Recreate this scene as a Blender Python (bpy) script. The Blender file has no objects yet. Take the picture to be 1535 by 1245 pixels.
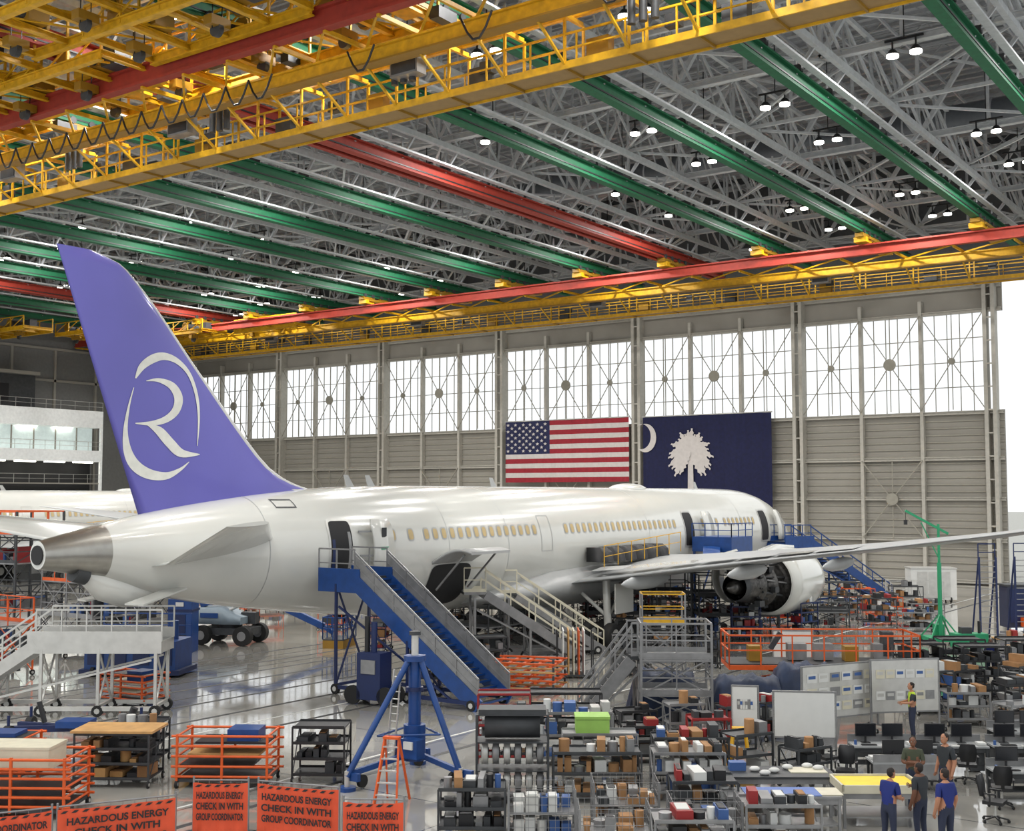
import bpy, math, random
from mathutils import Vector, Matrix
random.seed(7)
sc=bpy.context.scene
sc.view_settings.view_transform='Standard'
R=math.radians
def lin(c):
    c/=255.0
    return c/12.92 if c<=0.04045 else ((c+0.055)/1.055)**2.4
MATS={}
def mat(name,rgb,rough=0.5,metal=0.0,var=0.08,scale=3.0,emit=0,coat=0,bump=0):
    if name in MATS: return MATS[name]
    m=bpy.data.materials.new(name); m.use_nodes=True
    nt=m.node_tree; b=nt.nodes['Principled BSDF']
    col=(lin(rgb[0]),lin(rgb[1]),lin(rgb[2]))
    b.inputs['Roughness'].default_value=rough; b.inputs['Metallic'].default_value=metal
    if coat: b.inputs['Coat Weight'].default_value=coat; b.inputs['Coat Roughness'].default_value=0.08
    if emit:
        b.inputs['Emission Color'].default_value=(*col,1); b.inputs['Emission Strength'].default_value=emit
    tc=nt.nodes.new('ShaderNodeTexCoord'); n=nt.nodes.new('ShaderNodeTexNoise')
    n.inputs['Scale'].default_value=scale; n.inputs['Detail'].default_value=4
    nt.links.new(tc.outputs['Object'],n.inputs['Vector'])
    r=nt.nodes.new('ShaderNodeValToRGB')
    r.color_ramp.elements[0].position=0.3; r.color_ramp.elements[1].position=0.7
    r.color_ramp.elements[0].color=(*[c*(1-var) for c in col],1)
    r.color_ramp.elements[1].color=(*[min(1,c*(1+var)) for c in col],1)
    nt.links.new(n.outputs['Fac'],r.inputs['Fac']); nt.links.new(r.outputs['Color'],b.inputs['Base Color'])
    if bump:
        bp=nt.nodes.new('ShaderNodeBump'); bp.inputs['Strength'].default_value=bump
        nt.links.new(n.outputs['Fac'],bp.inputs['Height']); nt.links.new(bp.outputs['Normal'],b.inputs['Normal'])
    MATS[name]=m; return m

WHITE=mat('aircraft_white',(196,196,190),.2,coat=.6,var=.03,scale=.6)
LGREY=mat('aircraft_grey',(162,163,162),.35,var=.04)
WINGG=mat('wing_grey',(156,158,158),.35,var=.05,scale=.7)
PURP=mat('fin_purple',(88,84,164),.35,coat=.3,var=.04,scale=.5)
SILV=mat('silver',(160,158,152),.3,.9)
DARK=mat('dark_opening',(22,22,24),.7)
BLACK=mat('black_paint',(28,28,30),.5)
RUBBER=mat('rubber',(24,24,24),.8)
TITAN=mat('engine_metal',(80,78,76),.35,.8,var=.5,scale=6)
WTAN=mat('window_tan',(180,158,112),.5)
LOGO=mat('logo_white',(206,206,198),.35)
GREEN=mat('crane_green',(12,92,58),.65,var=.15)
RED=mat('crane_red',(146,44,28),.65,var=.15)
YEL=mat('crane_yellow',(200,152,14),.5,var=.2)
YELD=mat('crane_yellow_dark',(140,104,20),.5)
STEEL=mat('truss_steel',(186,188,190),.55,var=.1)
STEELD=mat('purlin_steel',(168,170,173),.55)
DECK=mat('roof_deck',(168,170,174),.8)
DUCT=mat('duct_grey',(104,108,113),.4,.3)
BEIGE=mat('wall_beam',(176,172,162),.6)
SIDING=mat('wall_siding',(146,142,133),.7,var=.06,scale=.5)
MULL=mat('mullion',(150,146,134),.6)
BLUE=mat('equipment_blue',(14,58,118),.4,var=.15)
DBLUE=mat('deep_blue',(14,32,76),.5)
ORANGE=mat('rack_orange',(204,84,24),.5,var=.12)
BANNER=mat('banner_orange',(222,84,48),.6,var=.06)
GREYM=mat('grey_metal',(132,132,132),.4,.4,var=.15)
DGREY=mat('dark_grey_metal',(58,60,62),.5,.2,var=.2)
ALU=mat('aluminium',(190,189,184),.35,.4)
CREAM=mat('cream_rail',(198,192,170),.5)
WOOD=mat('plywood',(184,142,88),.7,var=.15)
CARD=mat('cardboard',(154,114,74),.8,var=.15)
PAPER=mat('white_panel',(202,202,198),.5,var=.03)
BIN=mat('bin_blue',(54,86,140),.5)
GRN=mat('light_green',(140,180,84),.6)
TARP=mat('tarp_blue',(22,38,66),.6,var=.35,scale=2,bump=.4)
REDP=mat('red_paint',(140,34,34),.5)
GRNM=mat('machine_green',(36,140,96),.5)
YTOP=mat('yellow_sheet',(226,196,40),.6)
LIME=mat('lime_vest',(180,208,50),.7)
SKIN=mat('skin',(168,118,90),.6); SKIN2=mat('skin_dark',(110,72,52),.6)
SH_BLUE=mat('shirt_blue',(22,38,106),.8); SH_DK=mat('shirt_dark',(44,48,52),.8); SH_GRN=mat('shirt_olive',(60,66,50),.8)
JEANS=mat('jeans',(40,46,66),.85); HAIR=mat('hair_dark',(34,26,22),.8); SHOE=mat('shoe',(30,28,26),.7)
FRED=mat('flag_red',(146,34,46),.85,var=.12); FWHT=mat('flag_white',(196,190,186),.85,var=.06); FNAVY=mat('flag_navy',(34,38,74),.85,var=.15)
SCNAVY=mat('banner_navy',(18,22,60),.85,var=.2); MONI=mat('monitor_screen',(18,20,26),.25)
LAMP=mat('lamp_glow',(255,252,240),.5,emit=10,var=0)
TREE=mat('tree_green',(74,96,60),.9,var=.4,scale=.3); ASPH=mat('apron_concrete',(186,184,176),.9)

class MB:
    def __init__(s): s.v=[];s.f=[];s.m=[];s.sm=[];s.mats=[];s.T=None
    def mi(s,m):
        if m not in s.mats: s.mats.append(m)
        return s.mats.index(m)
    def add(s,vs,fs,m,smooth=False):
        o=len(s.v); i=s.mi(m)
        if s.T is not None: vs=[s.T@Vector(p) for p in vs]
        s.v.extend([tuple(p) for p in vs])
        for f in fs: s.f.append([a+o for a in f]); s.m.append(i); s.sm.append(smooth)
    BF=[(0,3,2,1),(4,5,6,7),(0,1,5,4),(1,2,6,5),(2,3,7,6),(3,0,4,7)]
    def box(s,c,d,m,rz=0):
        x,y,z=d[0]/2,d[1]/2,d[2]/2
        vs=[Vector(p) for p in ((-x,-y,-z),(x,-y,-z),(x,y,-z),(-x,y,-z),(-x,-y,z),(x,-y,z),(x,y,z),(-x,y,z))]
        if rz:
            M=Matrix.Rotation(R(rz),3,'Z'); vs=[M@v for v in vs]
        s.add([v+Vector(c) for v in vs],s.BF,m)
    def bx(s,x0,x1,y0,y1,z0,z1,m): s.box(((x0+x1)/2,(y0+y1)/2,(z0+z1)/2),(x1-x0,y1-y0,z1-z0),m)
    def beam(s,p,q,w,h,m):
        p=Vector(p);q=Vector(q);d=(q-p)
        if d.length<1e-6:return
        d.normalize(); up=Vector((0,0,1)) if abs(d.z)<.98 else Vector((0,1,0))
        a=d.cross(up).normalized()*w/2; b=a.cross(d).normalized()*h/2
        s.add([p-a-b,p+a-b,p+a+b,p-a+b,q-a-b,q+a-b,q+a+b,q-a+b],
              [(0,1,2,3),(7,6,5,4),(4,5,1,0),(5,6,2,1),(6,7,3,2),(7,4,0,3)],m)
    def ibeam(s,p,q,w,h,m,t=.06):
        p=Vector(p);q=Vector(q);z=Vector((0,0,h/2-t/2))
        s.beam(p+z,q+z,w,t,m);s.beam(p-z,q-z,w,t,m);s.beam(p,q,t,h-2*t+.01,m)
    def cyl(s,p,q,r,m,n=10,r2=None,caps=True):
        p=Vector(p);q=Vector(q);d=(q-p).normalized(); r2=r if r2 is None else r2
        up=Vector((0,0,1)) if abs(d.z)<.9 else Vector((1,0,0))
        a=d.cross(up).normalized(); b=d.cross(a)
        vs=[];
        for c,rr in((p,r),(q,r2)):
            for i in range(n):
                t=2*math.pi*i/n; vs.append(c+a*math.cos(t)*rr+b*math.sin(t)*rr)
        s.add(vs,[(i,(i+1)%n,n+(i+1)%n,n+i) for i in range(n)],m,n>7)
        if caps: s.add(vs,[tuple(range(n))[::-1],tuple(range(n,2*n))],m)
    def lathe(s,prof,m,ax='z',n=20,c=(0,0,0)):
        vs=[];c=Vector(c)
        for h,r in prof:
            for i in range(n):
                t=2*math.pi*i/n; x,y=math.cos(t)*r,math.sin(t)*r
                vs.append(c+Vector((x,y,h) if ax=='z' else (x,h,y) if ax=='y' else (h,x,y)))
        fs=[]
        for k in range(len(prof)-1):
            for i in range(n): fs.append((k*n+i,k*n+(i+1)%n,(k+1)*n+(i+1)%n,(k+1)*n+i))
        s.add(vs,fs,m,True)
    def sphere(s,c,r,m,sc=(1,1,1),n=12,k=8):
        vs=[];
        for j in range(k+1):
            a=math.pi*j/k
            for i in range(n):
                t=2*math.pi*i/n
                vs.append((c[0]+r*sc[0]*math.sin(a)*math.cos(t),c[1]+r*sc[1]*math.sin(a)*math.sin(t),c[2]+r*sc[2]*math.cos(a)))
        s.add(vs,[(j*n+i,(j+1)*n+i,(j+1)*n+(i+1)%n,j*n+(i+1)%n) for j in range(k) for i in range(n)],m,True)
    def loft(s,rings,m,caps=True,mf=None):
        n=len(rings[0]);vs=[p for r in rings for p in r]
        fs=[(k*n+i,k*n+(i+1)%n,(k+1)*n+(i+1)%n,(k+1)*n+i) for k in range(len(rings)-1) for i in range(n)]
        if mf:
            groups={}
            for k in range(len(rings)-1):
                for i in range(n): groups.setdefault(mf(k,i),[]).append((k*n+i,k*n+(i+1)%n,(k+1)*n+(i+1)%n,(k+1)*n+i))
            o=len(s.v)
            if s.T is not None: vs=[s.T@Vector(p) for p in vs]
            s.v.extend([tuple(p) for p in vs])
            for mm,ff in groups.items():
                i0=s.mi(mm)
                for f in ff: s.f.append([a+o for a in f]);s.m.append(i0);s.sm.append(True)
        else: s.add(vs,fs,m,True)
        if caps: s.add(rings[0],[tuple(range(n))[::-1]],m); s.add(rings[-1],[tuple(range(n))],m)
    def rail(s,p,q,h,m,step=1.5,r=.03,mid=True,kick=False):
        p=Vector(p);q=Vector(q);L=(q-p).length;n=max(1,round(L/step))
        for i in range(n+1):
            a=p.lerp(q,i/n); s.beam(a,a+Vector((0,0,h)),r*1.6,r*1.6,m)
        z=Vector((0,0,h)); s.beam(p+z,q+z,r*2,r*2,m)
        if mid: s.beam(p+z*.5,q+z*.5,r*1.5,r*1.5,m)
        if kick: s.beam(p+z*.07,q+z*.07,.02,h*.14,m)
    def obj(s,name,loc=(0,0,0),rz=0,parent=None):
        me=bpy.data.meshes.new(name); me.from_pydata(s.v,[],s.f)
        for m in s.mats: me.materials.append(m)
        me.polygons.foreach_set('material_index',s.m); me.polygons.foreach_set('use_smooth',s.sm); me.update()
        ob=bpy.data.objects.new(name,me); sc.collection.objects.link(ob)
        ob.location=loc; ob.rotation_euler=(0,0,R(rz))
        if parent: ob.parent=parent
        return ob
def empty(name,loc=(0,0,0),rz=0):
    e=bpy.data.objects.new(name,None); sc.collection.objects.link(e); e.location=loc; e.rotation_euler=(0,0,R(rz)); e.empty_display_size=.3; return e
def crom(pts,n=6):
    out=[]
    P=[pts[0]]+list(pts)+[pts[-1]]
    for i in range(1,len(P)-2):
        for j in range(n):
            t=j/n; r=[]
            for a,b,c,d in zip(P[i-1],P[i],P[i+1],P[i+2]):
                r.append(.5*((2*b)+(-a+c)*t+(2*a-5*b+4*c-d)*t*t+(-a+3*b-3*c+d)*t**3))
            out.append(tuple(r))
    out.append(tuple(pts[-1])); return out
def interp(x,xs,ys):
    if x<=xs[0]:return ys[0]
    for i in range(len(xs)-1):
        if x<=xs[i+1]:
            h=xs[i+1]-xs[i];t=(x-xs[i])/h
            d=[(ys[k+1]-ys[k])/(xs[k+1]-xs[k]) for k in range(len(xs)-1)]
            m0=d[i] if i==0 else (0 if d[i-1]*d[i]<=0 else 2*d[i-1]*d[i]/(d[i-1]+d[i]))
            m1=d[i] if i==len(xs)-2 else (0 if d[i+1]*d[i]<=0 else 2*d[i+1]*d[i]/(d[i+1]+d[i]))
            return (2*t**3-3*t*t+1)*ys[i]+(t**3-2*t*t+t)*h*m0+(-2*t**3+3*t*t)*ys[i+1]+(t**3-t*t)*h*m1
    return ys[-1]

# ---------------- room shell ----------------
YW=108.7; XR=-25.0; XL=-135.0
m=bpy.data.materials.new('polished_concrete'); m.use_nodes=True; nt=m.node_tree; b=nt.nodes['Principled BSDF']
tc=nt.nodes.new('ShaderNodeTexCoord')
n1=nt.nodes.new('ShaderNodeTexNoise'); n1.inputs['Scale'].default_value=.25; n1.inputs['Detail'].default_value=8
n2=nt.nodes.new('ShaderNodeTexNoise'); n2.inputs['Scale'].default_value=1.2; n2.inputs['Detail'].default_value=8
br=nt.nodes.new('ShaderNodeTexBrick'); br.offset=0; br.inputs['Scale'].default_value=1; br.inputs['Brick Width'].default_value=6; br.inputs['Row Height'].default_value=6; br.inputs['Mortar Size'].default_value=.03
br.inputs['Color1'].default_value=(.38,.365,.33,1);br.inputs['Color2'].default_value=(.44,.425,.385,1);br.inputs['Mortar'].default_value=(.12,.12,.12,1)
for n in(n1,n2,br): nt.links.new(tc.outputs['Object'],n.inputs['Vector'])
mx=nt.nodes.new('ShaderNodeMix'); mx.data_type='RGBA'; mx.blend_type='MULTIPLY'; mx.inputs['Factor'].default_value=.7
cr=nt.nodes.new('ShaderNodeValToRGB'); cr.color_ramp.elements[0].position=.3; cr.color_ramp.elements[0].color=(.5,.5,.51,1); cr.color_ramp.elements[1].position=.7;cr.color_ramp.elements[1].color=(1.2,1.2,1.18,1)
nt.links.new(n1.outputs['Fac'],cr.inputs['Fac']); nt.links.new(br.outputs['Color'],mx.inputs[6]); nt.links.new(cr.outputs['Color'],mx.inputs[7])
nt.links.new(mx.outputs[2],b.inputs['Base Color'])
mr=nt.nodes.new('ShaderNodeMapRange'); mr.inputs['From Min'].default_value=.3; mr.inputs['From Max'].default_value=.7; mr.inputs['To Min'].default_value=.02; mr.inputs['To Max'].default_value=.14
nt.links.new(n2.outputs['Fac'],mr.inputs['Value']); nt.links.new(mr.outputs['Result'],b.inputs['Roughness'])
b.inputs['Specular IOR Level'].default_value=1.0
b.inputs['Coat Weight'].default_value=.8; b.inputs['Coat Roughness'].default_value=.05
FLOORM=m
f=MB(); f.bx(XL,12,-2,YW+.3,-.3,0,FLOORM)
GROOVE=mat('floor_slot',(58,58,58),.6)
for x in(-44.5,-42,-40,-38.4,-35.5,-33,-30,-22.8): f.bx(x-.09,x+.09,2,105,0,.006,GROOVE)
for x in(-43.2,-41,-36.8): f.bx(x-.03,x+.03,2,105,0,.006,GROOVE)
for x in(-31.2,-24.2): f.bx(x-.04,x+.04,2,105,0,.006,PAPER)
f.obj('floor')
g=MB(); g.bx(-400,400,YW+.3,600,-.5,-.1,ASPH); g.obj('apron_ground')
t=MB()
for i in range(46):
    x=-25+i*3.3+random.uniform(-1,1); y=330+random.uniform(-14,14); r=random.uniform(4,7)
    t.cyl((x,y,-.1),(x,y,5),.4,WOOD,6)
    for k in range(4): t.sphere((x+random.uniform(-2,2),y+random.uniform(-2,2),5+k*1.6),r*(.8-.12*k),TREE,(1,1,.8),8,6)
t.obj('tree_row')
c=MB()
for i in range(9):
    x=-14+i*6.2; y=200+(i%2)*4; mm=[REDP,PAPER,BLUE,DGREY][i%4]
    c.bx(x-2.2,x+2.2,y-.9,y+.9,.3,.95,mm); c.bx(x-1.2,x+1.2,y-.8,y+.8,.95,1.5,MONI)
    for dx in(-1.4,1.4): c.cyl((x+dx,y-.95,.23),(x+dx,y+.95,.23),.33,RUBBER,10)
c.obj('parked_cars')

# far wall
w=MB()
w.bx(XL,XR,YW,YW+.3,0,15.1,SIDING); w.bx(XL,XR,YW,YW+.3,23.7,26.2,SIDING)
w.bx(XL,12,YW,YW+.3,26.2,39,mat('upper_wall',(94,96,98),.8))
w.bx(12.0,12.3,YW-8,YW+.3,0,39,SIDING)
z=1.2
while z<15:
    w.bx(XL,XR,YW-.12,YW,z-.05,z+.05,MULL); z+=.62
for z in(.25,3.8,7.4,10.9,14.9,23.8,25.9): w.ibeam((XL,YW-.35,z),(XR,YW-.35,z),.35,.3,BEIGE)
cols=[-25.9-17.4*i for i in range(7)]
for x in cols:
    for dx in(-.35,.35): w.bx(x+dx-.16,x+dx+.16,YW-1.0,YW,0,26.2,BEIGE)
    for z in range(1,26,2): w.bx(x-.3,x+.3,YW-.95,YW-.85,z,z+.12,BEIGE)
for i in range(6):
    x1=cols[i]-.5; x0=cols[i+1]+.5; L=(x1-x0)/3
    for k in(1,2): w.bx(x0+k*L-.15,x0+k*L+.15,YW-.6,YW-.05,0,25,BEIGE)
    for k in range(3):
        a=x0+k*L;bq=a+L
        for z0,z1 in((15.2,23.7),(3.9,10.8)):
            if k!=1 and z0<10: continue
            mm=MULL; tw=.07 if z0>10 else .09
            w.beam((a,YW-.7,z0),(bq,YW-.7,z1),tw,tw,mm); w.beam((a,YW-.7,z1),(bq,YW-.7,z0),tw,tw,mm)
            w.cyl((a+L/2,YW-.8,(z0+z1)/2),(a+L/2,YW-.6,(z0+z1)/2),.55 if k==1 else .3,mm,14)
            w.beam((a+L/2,YW-.55,z0),(a+L/2,YW-.55,z1),.07,.07,mm)
w.obj('wall_back')
pm=bpy.data.materials.new('translucent_pane'); pm.use_nodes=True; nt=pm.node_tree; nt.nodes.clear()
o=nt.nodes.new('ShaderNodeOutputMaterial'); mx=nt.nodes.new('ShaderNodeMixShader'); tr=nt.nodes.new('ShaderNodeBsdfTransparent'); tl=nt.nodes.new('ShaderNodeBsdfTranslucent')
nz=nt.nodes.new('ShaderNodeTexNoise'); nz.inputs['Scale'].default_value=.4
mr=nt.nodes.new('ShaderNodeMapRange'); mr.inputs['To Min'].default_value=.04; mr.inputs['To Max'].default_value=.14
nt.links.new(nz.outputs['Fac'],mr.inputs['Value']); nt.links.new(mr.outputs['Result'],mx.inputs['Fac'])
nt.links.new(tr.outputs[0],mx.inputs[1]); nt.links.new(tl.outputs[0],mx.inputs[2]); nt.links.new(mx.outputs[0],o.inputs['Surface'])
tl.inputs['Color'].default_value=(.95,.96,.97,1)
for i in range(6):
    x1=cols[i]-.5; x0=cols[i+1]+.5
    q=MB(); q.bx(x0,x1,YW+.1,YW+.14,15.1,23.7,pm)
    nx=15
    for k in range(nx+1):
        x=x0+(x1-x0)*k/nx; q.bx(x-.03,x+.03,YW,YW+.1,15.1,23.7,MULL)
    for z in(17.2,19.4,21.5): q.bx(x0,x1,YW,YW+.09,z-.035,z+.035,MULL)
    q.obj('window_%d'%(i+1))
# left wall + mezzanine
w=MB(); w.bx(XL-.3,XL,-2,YW+.3,0,39,mat('side_wall',(112,112,110),.8))
for y in range(0,108,6): w.bx(XL,XL+.3,y,y+.3,0,26,SIDING)
for z in(22,26,30): w.bx(XL,XL+.3,-2,YW,z,z+.3,SIDING)
w.obj('wall_left')
q=MB(); X0,X1,Y0,Y1=XL+.1,-130.6,58,94.4
MWH=mat('mezzanine_white_glow',(228,230,228),.6,emit=.12); GLS=mat('office_glass',(190,202,200),.2,emit=.45)  # white bands carry a faint added glow in place of light reaching them
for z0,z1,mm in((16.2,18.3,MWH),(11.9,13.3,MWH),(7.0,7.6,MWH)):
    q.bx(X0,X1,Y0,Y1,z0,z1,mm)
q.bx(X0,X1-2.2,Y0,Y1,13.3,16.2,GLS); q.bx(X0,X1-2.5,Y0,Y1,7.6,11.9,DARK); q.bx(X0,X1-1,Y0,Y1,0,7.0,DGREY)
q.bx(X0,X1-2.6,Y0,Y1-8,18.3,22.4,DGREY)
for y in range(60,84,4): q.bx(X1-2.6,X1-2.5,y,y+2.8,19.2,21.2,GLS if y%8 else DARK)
q.bx(X0,X1-1.6,Y0,Y1-8,22.4,22.8,SIDING)
for y in range(58,95,3):
    q.bx(X1-2.3,X1-2.1,y+1,y+1.15,13.3,16.2,SIDING)
q.bx(X1-.3,X1+.02,Y1-.3,Y1,0,18.3,MWH)
for z in(13.3,9.2,18.3): q.rail((X1-.1,Y0,z),(X1-.1,Y1,z),1.1,ALU,2,.025)
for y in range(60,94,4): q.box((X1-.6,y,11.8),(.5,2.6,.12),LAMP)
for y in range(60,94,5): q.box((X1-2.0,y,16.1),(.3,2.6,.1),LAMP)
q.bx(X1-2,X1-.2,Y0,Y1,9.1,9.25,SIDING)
q.obj('mezzanine_office')

# ---------------- ceiling ----------------
ce=MB(); ce.bx(XL,12,-2,YW+.3,39,39.4,DECK)
for i in range(100): 
    yy=i*1.1; ce.bx(XL,12,yy-.05,yy+.05,38.75,39,STEELD)
ce.obj('ceiling')
tr=MB()
RX=[-5.3-8.75*i for i in range(15)]
ZB,ZT=30.6,34.6
for x in RX:
    tr.beam((x+1.1,0,ZB-.2),(x+1.1,YW,ZB-.2),.3,.35,STEEL)
    tr.beam((x,0,ZT),(x,YW,ZT),.25,.25,STEEL)
    y=0
    while y<YW-4:
        tr.beam((x+1.1,y,ZB),(x,y+2.2,ZT),.13,.13,STEEL); tr.beam((x,y+2.2,ZT),(x+1.1,y+4.4,ZB),.13,.13,STEEL)
        tr.beam((x+.1,y,29.2),(x+1.1,y,ZB),.12,.12,STEEL); tr.beam((x+1.1,y+2.2,ZB),(x,y+2.2,ZT),.09,.09,STEEL)
        y+=4.4
for y in[8.75+17.5*i for i in range(6)]+[YW-1]:
    for z,wd in((31.2,.4),(37.8,.45)): tr.ibeam((XL,y,z),(12,y,z),wd,wd,STEEL)
    x=12
    while x>XL+8:
        tr.beam((x,y,31.2),(x-4.375,y,37.8),.28,.28,STEEL); tr.beam((x-4.375,y,37.8),(x-8.75,y,31.2),.28,.28,STEEL)
        tr.beam((x-4.375,y,31.2),(x-4.375,y,37.8),.18,.18,STEEL)
        tr.beam((x,y,31.2),(x,y,37.8),.22,.22,STEEL)
        x-=8.75
for k in range(24):
    y=3+k*4.4
    tr.beam((XL,y,38.4),(12,y,38.4),.14,.2,STEELD); tr.beam((XL,y,36.8),(12,y,36.8),.1,.1,STEELD)
    x=12
    while x>XL+3:
        tr.beam((x,y,38.4),(x-1.9,y,36.8),.06,.06,STEELD); tr.beam((x-1.9,y,36.8),(x-3.8,y,38.4),.06,.06,STEELD); x-=3.8
for x in range(-134,12,3): tr.beam((x,0,36.7),(x,YW,36.7),.12,.18,STEELD)
for i in range(len(RX)-1):
    for j in range(6):
        y=8.75+17.5*j
        tr.beam((RX[i],y,31.0),(RX[i+1],y+8.75,31.0),.15,.15,STEEL); tr.beam((RX[i+1],y+8.75,31),(RX[i],y+17.5,31),.15,.15,STEEL)
        tr.beam((RX[i],y+8.75,31),(RX[i+1],y+8.75,31),.2,.2,STEEL)
        tr.beam((RX[i],y+8.75,34.5),(RX[i+1],y+8.75,31),.14,.14,STEEL); tr.beam((RX[i+1],y+8.75,34.5),(RX[i],y+8.75,31),.14,.14,STEEL)
tr.obj('ceiling_trusses')
rl=MB()
for i,x in enumerate(RX):
    mm=RED if i in(5,12) else GREEN
    rl.ibeam((x,0,28.75),(x,104,28.75),.55,.9,mm,.1)
    if i in(5,12): rl.ibeam((x-1.0,0,28.75),(x-1.0,104,28.75),.4,.8,mm,.1)
    rl.beam((x+.75,0,29.3),(x+.75,104,29.3),.4,.12,STEEL)
    rl.beam((x+.3,0,28.5),(x+.3,104,28.5),.05,.08,BLACK)
    y=0
    while y<104:
        rl.beam((x,y,29.1),(x+1.1,y,30.4),.14,.14,STEELD); rl.box((x,y,29.35),(.7,.3,.35),BLACK); rl.beam((x,y,29.2),(x,y,30.4),.1,.1,STEELD); y+=4.4
rl.obj('crane_runway_beams')
du=MB()
du.cyl((-62,86,34),(11,86,34),1.15,DUCT,20)
for x in range(-62,11,3): du.cyl((x,86,34),(x+.12,86,34),1.22,STEELD,20)
for x in(-50,-30,-8):
    du.cyl((x,86,34),(x-3,80,33),.6,DUCT,14); du.cyl((x,86,35),(x,86,38.8),.06,STEELD,6)
du.cyl((-120,64,35),(-70,64,35),.8,DUCT,16); 
du.obj('ventilation_duct')
li=MB(); lamps=[]
for x in[RX[i]-4.4 for i in range(13)]:
    for j in range(8):
        y=11+12.5*j
        if (int(x)+j)%2: y+=4
        if y>105: continue
        for dx in(-.6,.6):
            li.cyl((x+dx,y,30.3),(x+dx,y,30.42),.31,LAMP,14); li.cyl((x+dx,y,30.42),(x+dx,y,30.7),.36,BLACK,14,r2=.15); li.cyl((x+dx,y,30.7),(x+dx,y,31.2),.05,BLACK,6)
        li.beam((x-1.0,y,31.2),(x+1.0,y,31.2),.1,.1,BLACK); li.beam((x,y,31.2),(x,y,36.7),.05,.05,BLACK)
        lamps.append((x,y))
lo=li.obj('high_bay_lights')
for i,(x,y) in enumerate(lamps):
    if i%2: continue
    L=bpy.data.lights.new('lamp','AREA'); L.shape='DISK'; L.size=1.4; L.energy=1700; L.color=(1,.98,.95)
    o=bpy.data.objects.new('lamp',L); o.location=(x,y,30.15); sc.collection.objects.link(o); o.parent=lo

# ---------------- bridge cranes ----------------
def trolley(c,loc):
    c.T=Matrix.Translation(loc)
    for y in(-1.8,1.8): c.ibeam((-5,y,0),(5,y,0),.3,.45,YEL,.06)
    for x in(-5,-2.5,0,2.5,5): c.ibeam((x,-1.8,.1),(x,1.8,.1),.25,.3,YEL,.05)
    for x in(-5,-2.5,0,2.5,5):
        for y in(-1.8,1.8): c.beam((x,y,0),(x,y,1.3),.1,.1,YEL)
    for y in(-1.8,1.8): c.beam((-5,y,1.3),(5,y,1.3),.1,.1,YEL)
    for x in(-3.6,1.4):
        c.cyl((x,-1.2,.8),(x,1.2,.8),.36,DGREY,14); c.cyl((x,-1.35,.8),(x,-1.2,.8),.45,YELD,14); c.cyl((x,1.2,.8),(x,1.35,.8),.45,YELD,14)
        c.box((x+1.3,0,.6),(.8,1.0,.6),YELD); c.cyl((x+1.3,-.9,.6),(x+1.3,-.5,.6),.22,DGREY,12)
        c.box((x,0,-.3),(.5,1,.4),YELD); c.cyl((x,-.12,-.6),(x,.12,-.6),.3,DGREY,12)
        for w_ in(-.25,.25): c.cyl((x,w_,.5),(x,w_,-.6),.025,BLACK,5)
    c.box((3.6,0,.7),(1.0,.9,.9),DGREY)
    for x in range(-5,5,2): c.beam((x,-1.8,.3),(x+2,1.8,.3),.08,.08,YEL); c.beam((x,-1.8,.2),(x+2,-1.8,1.2),.07,.07,YEL)
    c.T=None
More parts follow.
